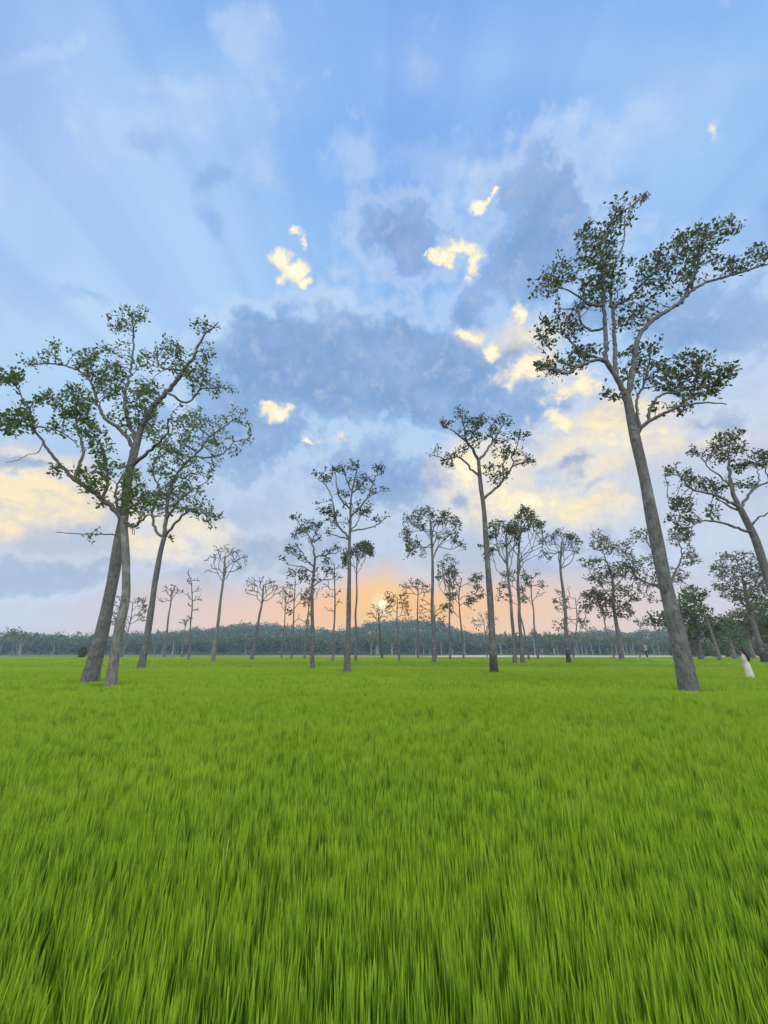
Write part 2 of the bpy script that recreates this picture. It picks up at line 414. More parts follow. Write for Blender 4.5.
def make_tree(name, label, base_px, Y, trunk_px, w0, w1, limbs, blobs, seed=0, leaf=None, density=1.0, bark=None, step_px=4.2,
              leaf_px=2.7, sprout=.7, limb_parts=True, flare=1.35, group=None, cat='tree', depthk=.9, twigk=1.0, trunk_extra=None, gnarl=.25, attr=1.0, limb_bark=None):
    rng = np.random.default_rng(seed + 100)
    leaf = leaf or M_leaf; bark = bark or M_bark
    b0 = unproj(base_px[0], base_px[1], Y)
    root = np.array([b0[0], b0[1], SOIL if Y < RICE_END else 0.0])
    # --- trunk
    tp = [b0] + [unproj(p[0], p[1], Y + (p[2] if len(p) > 2 else 0)) for p in trunk_px]
    lo = b0 + (b0 - tp[1]) / max(.2, (tp[1] - b0)[2]) * (b0[2] + .12)
    tp = np.array([lo] + tp)
    mid = tp[len(tp) // 2]
    sc = cdepth(tp[-1]) / F                                   # metres per pixel in the crown
    D_ = max(.14, step_px * sc)
    pos, par, rad, lid = [], [], [], []

    def resample(pts, d):
        seg = np.linalg.norm(np.diff(pts, axis=0), axis=1); s = np.concatenate([[0], np.cumsum(seg)])
        n = max(2, int(round(s[-1] / d)) + 1)
        q = np.linspace(0, s[-1], n)
        # smooth (Catmull-like via cubic hermite in each coordinate)
        tang = np.gradient(pts, s, axis=0) if len(pts) > 2 else np.repeat([(pts[1] - pts[0]) / s[-1]], 2, axis=0)
        res = []
        for x in q:
            i = min(len(seg) - 1, max(0, np.searchsorted(s, x) - 1)); h = seg[i]; u = (x - s[i]) / h
            res.append((2 * u**3 - 3 * u**2 + 1) * pts[i] + (u**3 - 2 * u**2 + u) * h * tang[i] + (-2 * u**3 + 3 * u**2) * pts[i + 1] + (u**3 - u**2) * h * tang[i + 1])
        return np.array(res), q / s[-1]

    pts, f = resample(tp, D_)
    r_base = w0 / 2 * cdepth(b0) / F; r_top = w1 / 2 * cdepth(pts[-1]) / F
    for i in range(len(pts)):
        pos.append(pts[i]); par.append(i - 1); rad.append(r_base + (r_top - r_base) * f[i]); lid.append(0)
    ntr = len(pts)
    can = [f[i] > sprout for i in range(ntr)]
    cw = max([abs(b[0] - trunk_px[-1][0]) + b[2] for b in blobs] + [6]) * sc
    # --- traced limbs
    for li, l in enumerate(limbs):
        pp = l['pts']
        dy_end = l.get('d', rng.uniform(-.55, .55) * cw * depthk)
        # attach to nearest existing node in picture terms
        A = np.array(pos)
        tgt = unproj(pp[0][0], pp[0][1], Y)
        dist = np.linalg.norm((A - tgt) * np.array([1, .35, 1]), axis=1); j = int(np.argmin(dist))
        y0 = A[j][1]
        m = len(pp)
        lp = [A[j]] + [unproj(pp[k][0], pp[k][1], y0 + (Y + dy_end - y0 if True else 0) * (k / (m - 1)) ** 1.2) for k in range(1, m)]
        ls, lf = resample(np.array(lp), D_)
        ra = l.get('w', (w1 * .62, 1.0))
        r_a = min(ra[0] / 2 * cdepth(ls[0]) / F, rad[j] * .95); r_b = ra[1] / 2 * cdepth(ls[-1]) / F
        prev = j
        for k in range(1, len(ls)):
            jit = rng.normal(size=3) * D_ * gnarl * .5 if k < len(ls) - 1 else 0
            pos.append(ls[k] + jit); par.append(prev); rad.append(r_a + (r_b - r_a) * lf[k]); can.append(lf[k] > .22)
            lid.append(lid[j] if (lid[j] > 0 and l.get('sub')) else li + 1)
            prev = len(pos) - 1
    nfix = len(pos)
    # --- attractors in the foliage clumps
    A = np.array(pos)
    att = []
    fixpx = A
    for b in blobs:
        wgt = b[4] if len(b) > 4 else 1.0
        c = unproj(b[0], b[1], Y)
        dd = np.linalg.norm((A - c)[:, [0, 2]], axis=1) + np.where(can, 0, 1e3)
        yc = A[int(np.argmin(dd))][1]
        if len(b) > 5: yc = Y + b[5] * sc
        n = max(3, int(attr * wgt * b[2] * b[3] * math.pi / (step_px * step_px) * 1.15))
        rr = min(b[2], b[3]) * sc
        for _ in range(n):
            while True:
                u = rng.uniform(-1, 1, 3)
                if u @ u < 1: break
            pyc = yc + u[1] * max(rr * 1.2, cw * .12)
            k_ = 1.22 if rng.uniform() < .3 else .98
            att.append(unproj(b[0] + u[0] * b[2] * k_, b[1] + u[2] * b[3] * k_, pyc))
    att = np.array(att) if att else np.zeros((0, 3))
    if len(att):
        idx = [i for i in range(nfix) if can[i]]
        P0 = np.array([pos[i] for i in idx])
        dm = np.linalg.norm(att[:, None] - P0[None], axis=2)
        near = np.array(idx)[dm.argmin(1)]; nd = dm.min(1)
        kill = D_ * 1.05
        alive = nd > kill
        for it in range(160):
            if not alive.any(): break
            tgt = {}
            for a in np.nonzero(alive)[0]: tgt.setdefault(near[a], []).append(a)
            new = []
            for nidx, al in tgt.items():
                v = att[al] - pos[nidx]; v /= np.linalg.norm(v, axis=1)[:, None] + 1e-9
                d = v.mean(0) + rng.normal(size=3) * gnarl
                if par[nidx] >= 0:
                    pd = pos[nidx] - pos[par[nidx]]; d = d + .35 * pd / (np.linalg.norm(pd) + 1e-9)
                d /= np.linalg.norm(d) + 1e-9
                new.append((pos[nidx] + d * D_, nidx))
            if not new or len(pos) > 6000: break
            s0 = len(pos)
            for p_, ni in new:
                pos.append(p_); par.append(ni); rad.append(0.0); lid.append(lid[ni]); can.append(True)
            NP = np.array([p_ for p_, _ in new])
            dm = np.linalg.norm(att[:, None] - NP[None], axis=2)
            k = dm.argmin(1); dmin = dm[np.arange(len(att)), k]
            better = dmin < nd - 1e-6
            nd[better] = dmin[better]; near[better] = k[better] + s0
            alive &= nd > kill
            if it > 4:                                    # attractors that no longer get closer die
                pass
    N = len(pos)
    pos = np.array(pos)
    # --- radii
    ch = [[] for _ in range(N)]
    for i in range(N):
        if par[i] >= 0: ch[par[i]].append(i)
    r0 = max(.006, .34 * sc * twigk)
    pr = np.zeros(N)
    for i in range(N - 1, -1, -1):
        if not ch[i]: pr[i] = r0
        else: pr[i] = sum(pr[c] ** 2.5 for c in ch[i]) ** .4
    for i in range(N):
        if i >= nfix:
            pr[i] = max(r0, pr[i])
            if par[i] >= 0: pr[i] = min(pr[i], max(r0, .85 * (rad[par[i]] if par[i] < nfix else pr[par[i]])))
            rad[i] = pr[i]
        else:
            rad[i] = max(rad[i], r0)
    rad = np.array(rad)
    loc = root
    pos = pos - loc
    e = empty(name, loc, label, cat, group)
    # --- trunk mesh with roots flare and uneven bark
    ph = rng.uniform(0, 6.28, 4)
    tl = np.linalg.norm(pos[ntr - 1] - pos[0])

    def bk(i, ang, p):
        z = p[2]
        fl = 1 + (flare - 1) * math.exp(-max(z, 0) / (r_base * 2.6)) * (1 + .35 * np.cos(3 * ang + ph[0]) + .2 * np.cos(5 * ang + ph[1]))
        lump = 1 + .05 * np.sin(2 * ang + z * 1.3 / max(r_base, .1) * .3 + ph[2]) + .03 * np.sin(3 * ang - z * 2.1 + ph[3])
        return fl * lump

    tpts = pos[:ntr]; trad = rad[:ntr]
    big = w0 > 9
    if big:                                              # finer rings
        tpts, f2 = resample(tpts, max(.12, D_ * .5)); trad = np.interp(f2, np.linspace(0, 1, ntr), trad)
    V, Q = [], []
    tube(V, Q, tpts, trad, 20 if big else (12 if w0 > 5 else 8), bk)
    link('trunk', quads_mesh('trunk', V, Q, bark), e)
    # --- branches as chains, grouped per limb
    groups = {}
    rb = [0] * N
    for i in range(ntr, N):
        rb[i] = (i if par[i] < ntr else rb[par[i]]) if lid[i] == 0 else 0
    used = set()
    order = sorted(range(N), key=lambda i: i)

    def chain(start, parent):
        c = [parent, start]
        while True:
            k = [x for x in ch[c[-1]] if lid[x] == lid[start] or c[-1] >= nfix]
            if not k: break
            c.append(max(k, key=lambda x: (x < nfix, pr[x])))
        return c
    done = set(range(ntr))
    for i in range(ntr, N):
        if i in done: continue
        c = chain(i, par[i])
        c2 = [c[0]]
        for x in c[1:]:
            if x in done: break
            done.add(x); c2.append(x)
        if len(c2) < 2: continue
        V, Q = groups.setdefault(lid[i] if lid[i] else -rb[i], ([], []))
        rr = rad[c2].copy(); rr[0] = min(rr[0], rr[1] * 1.25)
        rmax = rr.max() / sc
        tube(V, Q, pos[c2], rr, 8 if rmax > 2 else (5 if rmax > .8 else 3))
    if limb_parts:
        for k in sorted(groups):
            V, Q = groups[k]
            link('limb' if k > 0 else 'branch', quads_mesh('limb' if k > 0 else 'branch', V, Q, M_twig if k < 0 else (limb_bark or bark)), e)
    else:
        V, Q = [], []
        for k in groups:
            o = len(V); V += groups[k][0]; Q += [tuple(x + o for x in q) for q in groups[k][1]]
        if V: link('branches', quads_mesh('branches', V, Q, M_twig if bark is M_bark else bark), e)
    # --- leaves at the twig ends
    if density > 0 and len(att):
        cs, ds = [], []
        L = max(.16, leaf_px * sc)
        for i in range(nfix, N):
            tip = not ch[i]
            if not tip and pr[i] > r0 * 2.1: continue
            k = rng.poisson(density * (10.0 if tip else 4.6)) if rng.uniform() > .2 else 0
            if k == 0: continue
            d0 = pos[i] - pos[par[i]]; d0 = d0 / (np.linalg.norm(d0) + 1e-9)
            for _ in range(k):
                p_ = pos[i] + rng.normal(size=3) * L * .68
                d_ = d0 * .6 + rng.normal(size=3) * .7 + np.array([0, 0, .1])
                cs.append(p_); ds.append(d_)
        if cs: link('crown', leaves_mesh('crown', cs, ds, L, rng, leaf), e)
    return e


def LB(pts, w=None, **k):
    d = dict(pts=pts, **k)
    if w: d['w'] = w
    return d


# ---------- the big leaning tree on the right
z = zoomf(520, 180, 3.097)
limbs, blobs = conv(z, [
    LB([(335, 690), (300, 610), (272, 570), (266, 500), (262, 440), (258, 340), (255, 270), (262, 200), (300, 110), (330, 90), (395, 35)], (5.5, .8), d=-1.2),
    LB([(300, 615), (294, 540), (290, 450), (290, 400), (330, 370), (380, 320), (420, 285)], (5.5, 1.2), d=1.5),
    LB([(290, 400), (280, 330), (290, 270), (320, 200), (325, 110)], (3.5, 1.0), d=2.0),
    LB([(335, 670), (355, 560), (365, 490), (400, 445), (440, 415), (490, 385), (530, 345), (570, 320), (640, 300), (720, 275), (775, 258)], (6, 1.4), d=.8),
    LB([(530, 345), (550, 270), (560, 200), (600, 160), (655, 115)], (3, .9), d=2.4),
    LB([(368, 785), (390, 755), (430, 730), (490, 705), (560, 690), (640, 695)], (4.5, 1), d=-1.5),
    LB([(385, 765), (405, 700), (440, 665), (500, 655), (560, 640), (650, 610)], (3.2, 1), d=.2),
    LB([(372, 775), (360, 690), (380, 640), (400, 560), (405, 510)], (3.2, 1), d=1.8),
    LB([(272, 570), (230, 560), (180, 580), (140, 600), (90, 585), (60, 590)], (3.5, 1), d=-2.5),
    LB([(272, 570), (235, 550), (190, 530), (150, 490), (115, 460), (60, 490)], (3.2, 1), d=1.2),
    LB([(266, 480), (220, 465), (190, 440), (170, 400), (120, 400)], (2.6, 1), d=2.6),
    LB([(260, 420), (220, 390), (180, 360), (130, 335), (80, 320)], (2.6, .9), d=-1.0),
], [(125, 285, 70, 50), (75, 325, 25, 40), (240, 200, 60, 75), (205, 160, 40, 35, .6), (255, 310, 70, 60), (215, 375, 50, 40), (320, 105, 38, 40), (375, 50, 32, 24),
    (130, 455, 75, 45), (75, 490, 35, 30), (90, 572, 50, 28), (200, 530, 60, 30), (160, 560, 40, 25), (395, 285, 55, 50), (370, 385, 55, 40), (335, 450, 40, 30, .7),
    (540, 195, 75, 55), (640, 140, 45, 35), (590, 165, 50, 40), (500, 275, 55, 55), (450, 240, 45, 45), (640, 265, 70, 28), (735, 235, 40, 32), (410, 510, 34, 28),
    (440, 600, 80, 55), (545, 560, 60, 40), (590, 610, 68, 42), (440, 710, 75, 25, .8), (545, 668, 60, 25), (340, 575, 45, 50), (268, 660, 24, 16), (430, 340, 50, 35, .6),
    (640, 590, 40, 30), (490, 620, 60, 40)])
make_tree('dipterocarp_tree', 'tallest tree, thick grey trunk leaning left under a spreading leafy crown, nearest on the right', (690, 690), 13.2,
          [(675.5, 626), (660, 559), (647, 491), (634.5, 434), (627, 398)], 15.5, 7.8, limbs, blobs, seed=1, density=.85, attr=.88, sprout=.92, flare=1.36)

# ---------- left group
z = zoomf(0, 300, 2.954)
limbs, blobs = conv(z, [
    LB([(420, 370), (450, 320), (490, 275), (530, 225), (570, 170), (600, 110), (645, 65)], (7, 1), d=-.8),
    LB([(384, 500), (386, 420), (350, 380), (310, 350), (290, 310), (280, 270), (260, 230), (225, 205), (170, 190), (80, 190)], (4.5, 1), d=1.8),
    LB([(405, 425), (372, 330), (370, 280), (385, 210), (395, 110), (387, 40)], (4.0, .9), d=2.5),
    LB([(388, 490), (450, 440), (490, 400), (500, 350)], (4, 1), d=-2.4),
    LB([(490, 275), (550, 300), (600, 262), (680, 260)], (2.6, .9), d=1.0),
    LB([(540, 215), (480, 200), (460, 140)], (2.4, .9), d=1.5),
], [(390, 55, 48, 40, .8), (340, 80, 30, 30, .5), (600, 75, 45, 30, .7), (500, 150, 55, 35), (560, 195, 55, 55, .9), (645, 262, 48, 28, .8), (425, 185, 40, 35, .6), (290, 195, 65, 58, 1.2),
    (160, 150, 38, 40, .8), (100, 182, 34, 18, .8), (330, 245, 55, 55), (430, 290, 58, 55), (380, 340, 48, 45), (460, 370, 48, 40), (250, 165, 40, 35, .8), (600, 150, 35, 40, .5)])
make_tree('dipterocarp_tree', 'thick straight grey trunk leaning right, leftmost of the three near trees on the left', (90, 679), Y_of(679.5),
          [(100, 640), (111, 590), (118, 548), (124, 515), (128, 480), (136, 446), (142, 425)], 13.0, 6.2, limbs, blobs, seed=2, leaf=M_leafg, density=1.15, sprout=.93, attr=1.0, flare=1.36)

limbs, blobs = conv(z, [
    LB([(368, 655), (345, 625), (310, 595), (265, 560), (220, 530), (180, 490), (140, 440), (115, 400), (90, 375), (40, 375), (-10, 385)], (5.5, 1.2), d=-.8),
    LB([(90, 375), (90, 330), (60, 280), (38, 235)], (2.4, .9), d=-1.4),
    LB([(235, 540), (235, 490), (247, 450), (230, 390), (222, 330), (230, 290)], (3.6, 1), d=1.2),
    LB([(310, 595), (318, 540), (310, 470), (290, 420), (255, 400)], (3.2, 1), d=2.0),
    LB([(355, 640), (342, 570), (360, 520), (385, 490)], (3.0, 1), d=1.0),
    LB([(375, 645), (400, 670), (430, 640), (475, 640)], (2.8, 1), d=-1.5),
    LB([(362, 725), (330, 690), (290, 692), (235, 690), (165, 686)], (1.6, .7), d=-1.2),
    LB([(135, 440), (110, 450), (80, 458), (55, 472), (18, 480)], (1.0, .35), d=.6),
    LB([(115, 400), (150, 380), (190, 395), (225, 425)], (2, .9), d=1.2),
], [(30, 358, 48, 30, 1.2), (45, 235, 32, 30), (2, 235, 18, 30), (90, 345, 30, 25, .7), (140, 285, 34, 32, .8), (220, 300, 58, 50), (240, 360, 48, 48), (170, 380, 28, 22, .6), (290, 420, 46, 46, .7),
    (320, 480, 38, 45, .7), (275, 535, 55, 36, .8), (400, 585, 48, 46, 1.6), (385, 530, 40, 36), (285, 692, 22, 14), (165, 505, 18, 14), (400, 692, 18, 10, .8), (300, 605, 25, 12, .5)])
make_tree('dipterocarp_tree', 'crooked pale trunk with wide sinuous limbs, standing in front of the thick leaning tree', (111, 681), Y_of(682.5),
          [(115, 655), (120, 625), (125.5, 600), (126, 570), (125, 540), (123.5, 517)], 10.0, 6.0, limbs, blobs, seed=3, leaf=M_leafg, density=1.25, sprout=.97, bark=M_bark2, limb_bark=M_twig, attr=1.0, flare=1.28)

limbs, blobs = conv(z, [
    LB([(485, 705), (490, 640), (500, 570), (540, 490), (580, 455), (620, 405), (700, 350)], (4.2, 1), d=1.2),
    LB([(485, 705), (460, 680), (450, 640), (470, 560), (450, 500), (480, 430)], (3, 1), d=2.5),
    LB([(487, 705), (520, 660), (560, 620), (625, 640)], (3, 1), d=-2.2),
    LB([(580, 455), (660, 455), (692, 420), (738, 408)], (2, .7), d=.6),
    LB([(492, 640), (540, 580), (600, 545)], (2.4, .9), d=-1.5),
], [(500, 590, 65, 55), (580, 610, 48, 32), (622, 640, 28, 22), (540, 540, 65, 40), (500, 470, 65, 48), (560, 360, 48, 42), (520, 420, 48, 48), (610, 430, 48, 32, 1.2), (652, 380, 28, 22),
    (690, 345, 36, 28), (700, 440, 42, 28, .5), (600, 500, 38, 32, .8), (440, 600, 28, 36), (510, 704, 14, 9), (560, 480, 40, 30, .8), (730, 380, 18, 35, .4)])
make_tree('dipterocarp_tree', 'slimmer right leaning tree with a full green crown, third from the left edge', (142, 665), Y_of(667),
          [(149, 625), (155.5, 580), (161, 550), (164, 538)], 6.6, 4.4, limbs, blobs, seed=4, leaf=M_leafg, density=1.4, attr=1.1, sprout=.95)

# ---------- tall tree at the centre
z = zoomf(420, 400, 5.908)
limbs, blobs = conv(z, [
    LB([(345, 350), (320, 310), (280, 250), (230, 210), (150, 150)], (3.4, .8), d=-1.2),
    LB([(345, 350), (380, 320), (410, 270), (450, 215), (500, 130)], (2.8, .8), d=1.5),
    LB([(348, 445), (310, 420), (270, 370), (235, 340), (160, 350), (70, 325)], (2.6, .8), d=-.6),
    LB([(370, 590), (400, 560), (450, 520), (500, 465), (540, 400), (550, 365), (540, 340), (570, 280), (590, 210)], (3.0, .8), d=.8),
    LB([(500, 465), (490, 380), (522, 330), (525, 270)], (1.8, .7), d=2.2),
    LB([(545, 370), (600, 370), (655, 355)], (1.6, .7), d=-1.4),
    LB([(345, 442), (400, 440)], (1.0, .5), d=-.5),
    LB([(280, 250), (258, 160), (238, 80)], (1.8, .7), d=-1.6),
], [(235, 80, 33, 33), (150, 150, 46, 33), (320, 130, 56, 46), (390, 105, 26, 18, .7), (270, 200, 48, 38), (330, 220, 55, 46), (500, 120, 48, 32), (430, 190, 46, 42), (480, 230, 36, 32, .8), (590, 212, 46, 36),
    (250, 285, 36, 28), (190, 330, 46, 28), (105, 282, 24, 14), (70, 330, 28, 18), (165, 388, 36, 18, .8), (480, 310, 44, 40), (420, 400, 28, 28), (470, 450, 55, 40), (605, 350, 55, 32), (520, 280, 30, 24), (660, 355, 22, 14)])
make_tree('dipterocarp_tree', 'tall slender grey tree with clumped leafy crown, alone at the centre of the field', (494, 670), Y_of(671),
          [(491, 613), (486.5, 548), (483, 502), (480.5, 484), (478.5, 460)], 7.6, 3.6, limbs, blobs, seed=5, attr=1.3, density=1.35, sprout=.97, bark=M_barkc, flare=1.3, step_px=3.0, leaf_px=2.3)

# ---------- mid trees left of centre
z = zoomf(270, 450, 5.908)
limbs, blobs = conv(z, [
    LB([(466, 535), (420, 515), (360, 495), (320, 490)], (1.8, .7), d=-.8),
    LB([(464, 535), (440, 490), (400, 440), (370, 310), (340, 220), (270, 165)], (2.4, .7), d=1.0),
    LB([(470, 355), (420, 300), (395, 210), (385, 130)], (1.8, .7), d=-2.0),
    LB([(480, 395), (530, 340), (570, 290), (600, 220), (625, 160), (652, 80)], (2.2, .7), d=.4),
    LB([(570, 290), (610, 262), (715, 238)], (1.2, .5), d=.8),
    LB([(482, 482), (560, 465), (640, 440), (692, 400)], (1.8, .6), d=-1.5),
    LB([(482, 475), (520, 420), (532, 365)], (1.5, .6), d=2.0),
    LB([(482, 255), (460, 190), (435, 110)], (1.4, .6), d=1.8),
    LB([(482, 255), (540, 200), (572, 150)], (1.4, .6), d=-1.6),
], [(275, 155, 26, 24), (330, 165, 38, 28), (370, 120, 22, 28), (330, 100, 18, 12), (430, 120, 22, 40), (505, 85, 46, 36), (500, 190, 48, 38), (550, 160, 36, 32), (540, 240, 28, 28), (640, 110, 32, 42),
    (610, 170, 24, 24), (600, 258, 24, 18), (660, 235, 18, 14), (430, 265, 38, 28), (320, 350, 38, 28), (280, 320, 18, 18), (370, 380, 46, 42), (450, 320, 22, 18), (510, 330, 28, 24), (540, 370, 46, 34),
    (440, 430, 24, 18), (345, 490, 28, 18), (370, 430, 28, 28), (630, 410, 38, 26), (580, 350, 28, 22)])
make_tree('dipterocarp_tree', 'tall straight grey tree with open vase crown of small tufts, left of the sun', (347, 670), Y_of(670),
          [(348.5, 620), (349.3, 570), (349.5, 540), (350.5, 520), (350.5, 506), (352, 492), (357, 470)], 6.2, 1.2, limbs, blobs, seed=6, attr=1.25, density=1.1, sprout=.8, step_px=2.8, leaf_px=2.2)
limbs, blobs = conv(z, [
    LB([(270, 640), (250, 560), (230, 510), (180, 450), (150, 400)], (2.2, .6), d=.5),
    LB([(270, 640), (330, 620), (415, 598)], (1.6, .5), d=-.8),
    LB([(258, 690), (210, 640), (180, 590), (150, 560)], (1.7, .6), d=-1.2),
    LB([(255, 725), (200, 690), (110, 680)], (1.4, .5), d=1.2),
    LB([(255, 810), (310, 770), (370, 765), (405, 720)], (1.6, .5), d=1.0),
    LB([(250, 560), (265, 500), (300, 450)], (1.4, .6), d=1.8),
], [(150, 400, 34, 24), (240, 440, 55, 36), (150, 500, 36, 34), (200, 480, 36, 32), (135, 590, 42, 36), (90, 630, 24, 22), (290, 450, 36, 26), (260, 530, 36, 26), (340, 600, 36, 20, .5), (400, 580, 28, 18),
    (180, 740, 55, 34), (260, 760, 22, 32, 1.3), (320, 690, 46, 36, .4), (200, 650, 40, 30, .4)])
make_tree('dipterocarp_tree', 'twisting dark stem with ragged crown, just left of the straight vase crowned tree', (312, 668), Y_of(667),
          [(312.5, 630), (312, 600), (312, 588), (313.5, 575), (315, 557)], 4.6, 2.2, limbs, blobs, seed=7, attr=1.25, density=1.2, sprout=.9, step_px=2.8, leaf_px=2.2, leaf=M_leaf)

# ---------- right side trees
z = zoomf(640, 420, 5.12)
limbs, blobs = conv(z, [
    LB([(515, 455), (480, 380), (462, 300), (455, 210), (462, 110)], (4.4, 1), d=.6),
    LB([(515, 452), (470, 425), (400, 390), (330, 370), (260, 350), (210, 290), (130, 280)], (3.2, .9), d=-1.5),
    LB([(522, 480), (470, 450), (410, 410), (380, 385)], (2.6, .9), d=1.6),
    LB([(525, 452), (545, 400), (585, 350), (650, 320), (720, 280)], (3.2, .9), d=.3),
    LB([(585, 350), (612, 310), (600, 260)], (1.8, .8), d=1.5),
    LB([(468, 335), (400, 280), (350, 240), (310, 190)], (2.0, .8), d=1.2),
    LB([(572, 572), (500, 555), (430, 530), (330, 515), (280, 535), (240, 570)], (3.0, .8), d=-2.0),
    LB([(575, 562), (600, 510), (650, 480), (725, 468)], (2.4, .8), d=-1.0),
    LB([(680, 300), (640, 250), (635, 160)], (1.6, .7), d=-.6),
], [(430, 130, 80, 60, 1.2), (480, 85, 46, 36), (400, 195, 65, 36), (520, 150, 38, 28), (280, 160, 36, 32), (160, 270, 42, 32), (250, 290, 55, 44), (330, 320, 65, 40), (420, 350, 46, 30), (500, 240, 46, 36), (590, 200, 55, 44),
    (650, 190, 38, 38), (530, 320, 46, 36, .6), (720, 220, 66, 55), (740, 350, 56, 46), (370, 470, 36, 28), (210, 430, 76, 44), (170, 500, 36, 26), (250, 500, 46, 30), (250, 580, 30, 26), (730, 465, 46, 34)])
make_tree('dipterocarp_tree', 'broad crowned dark leafed tree whose trunk leaves the frame at the right edge', (803, 671), Y_of(671),
          [(786, 625), (768, 577), (751, 529.5), (744, 516), (740.5, 509)], 12, 5.0, limbs, blobs, seed=8, attr=1.3, density=1.3, sprout=.96, step_px=3.4, leaf_px=2.6)
z = zoomf(575, 490, 3.979)
limbs, blobs = conv(z, [
    LB([(386, 440), (360, 418), (330, 385), (290, 370), (240, 340), (230, 290), (200, 255), (165, 212)], (3, .8), d=.8),
    LB([(386, 438), (378, 380), (400, 325), (425, 270), (415, 210), (388, 168)], (3, .8), d=-.8),
    LB([(378, 385), (352, 310), (325, 260), (290, 210), (285, 165)], (2.6, .8), d=1.8),
    LB([(415, 210), (450, 180)], (1.5, .6), d=.8),
], [(260, 180, 42, 32), (190, 230, 38, 32), (210, 290, 28, 28), (270, 300, 46, 36), (310, 350, 38, 36), (250, 380, 36, 26), (400, 190, 42, 34), (440, 170, 28, 28), (460, 270, 36, 36), (420, 345, 36, 30), (340, 300, 36, 36),
    (300, 430, 26, 22, .5), (245, 410, 28, 24, .5)])
make_tree('dipterocarp_tree', 'sinuous limbed sparse tree half hidden behind the tallest leaning trunk', (687, 660), Y_of(660.5),
          [(682, 640), (676, 615), (672, 602)], 5.5, 3.6, limbs, blobs, seed=9, attr=1.4, density=.9, sprout=.95, step_px=3, leaf_px=2.0, leaf=M_leafy)
limbs, blobs = conv(z, [
    LB([(150, 345), (120, 270), (95, 205)], (1.6, .6), d=.5),
    LB([(152, 440), (110, 390), (60, 330)], (1.4, .6), d=-.8), LB([(155, 400), (190, 350), (215, 320)], (1.4, .6), d=.9),
    LB([(158, 480), (200, 450), (235, 430)], (1.3, .6), d=-.5), LB([(157, 470), (110, 460), (60, 450)], (1.3, .6), d=.9),
], [(95, 205, 36, 32), (130, 230, 40, 32), (60, 290, 42, 28), (160, 310, 55, 34), (70, 350, 36, 22), (120, 350, 55, 30), (210, 330, 36, 30), (80, 420, 38, 34), (130, 440, 55, 36), (200, 480, 42, 34), (50, 460, 24, 24),
    (120, 490, 36, 22), (228, 430, 26, 26), (180, 400, 36, 26), (210, 250, 28, 20, .5)])
make_tree('leafy_tree', 'bushy olive crowned tree with leaves low on the stem, left of the tallest leaning trunk', (622, 659), Y_of(660.5),
          [(619, 640), (616, 622), (613.5, 605), (612.5, 580), (609, 565)], 4.6, 1.8, limbs, blobs, seed=10, attr=1.5, density=1.5, sprout=.45, step_px=3, leaf_px=2.1, leaf=M_leafy)
limbs, blobs = conv(z, [LB([(690, 480), (640, 420), (590, 350)], (2, .6), d=-.8), LB([(680, 430), (720, 370), (750, 320)], (2, .6), d=.9), LB([(672, 405), (660, 330), (640, 270)], (2, .6), d=.3)],
 [(620, 270, 55, 26), (680, 280, 46, 34), (580, 320, 36, 34), (640, 340, 55, 34), (720, 330, 46, 46), (680, 400, 55, 42), (620, 400, 46, 34), (740, 400, 36, 46), (660, 440, 46, 28), (590, 380, 36, 26), (700, 460, 40, 30)])
make_tree('leafy_tree', 'hazy grey green tree with airy round crown and dark base, behind the woman in white', (765, 661), 52,
          [(757, 635), (750, 612), (746, 595), (743, 580)], 5.5, 2.4, limbs, blobs, seed=11, bark=M_barkc2, attr=1.5, density=1.3, sprout=.6, step_px=3.2, leaf_px=2.2, leaf=M_leafp)
limbs, blobs = conv(z, [LB([(455, 520), (430, 460)], (1.8, .7)), LB([(470, 540), (520, 500)], (1.8, .7))],
 [(470, 420, 52, 34), (430, 450, 36, 30), (500, 480, 46, 36), (460, 500, 55, 36), (540, 530, 38, 44), (350, 520, 46, 26), (480, 560, 62, 36), (400, 520, 46, 34), (310, 515, 24, 18), (560, 575, 36, 34), (430, 590, 46, 30)])
make_tree('leafy_tree', 'dense green tree with heavy low crown between the leaning trunk and the pale snag', (701, 658), 75,
          [(699, 645), (696, 630), (694, 612)], 4.2, 2.4, limbs, blobs, seed=12, density=2.0, attr=1.4, sprout=.4, step_px=3.2, leaf_px=2.6, leaf=M_leafg)
for k, (bx, tx, ty, bl, lab) in enumerate([
    (735, 727, 632, [(620, 560, 46, 36), (600, 530, 30, 26), (650, 580, 40, 26)], 'slim trunked green tree just left of the thick pale forest trunk'),
    (754, 745, 628, [(640, 510, 46, 30), (680, 525, 46, 30), (700, 560, 40, 30), (655, 545, 50, 24)], 'thick pale trunked tree with flat yellow green crown at the right forest edge'),
    (782, 772, 625, [(740, 470, 38, 46), (720, 520, 46, 36), (770, 510, 50, 50), (760, 570, 50, 40)], 'dark bushy tree cut by the right edge behind the dark trunk base')]):
    _, blobs = conv(z, [], bl)
    make_tree('leafy_tree', lab, (bx, 657.5), 82 + 4 * k, [((bx + tx) / 2, 645), (tx, ty)], 3.6, 2.0, [], blobs, seed=20 + k, density=2.0, sprout=.5, step_px=3.2, leaf_px=2.6, attr=1.5,
              leaf=[M_leafg, M_leafy, M_leafg][k], bark=M_bark2, limb_parts=False)
limbs, _ = conv(z, [LB([(535, 550), (505, 520), (495, 500)], (1.2, .6)), LB([(540, 570), (560, 530)], (.9, .5))], [])
make_tree('dead_tree', 'pale bare snag leaning left beyond the field beside the tallest leaning trunk', (719.5, 658.5), 66, [(714, 640), (709, 625), (705, 614)], 3.0, 1.6, limbs, [], seed=30, density=0, bark=M_bark2)

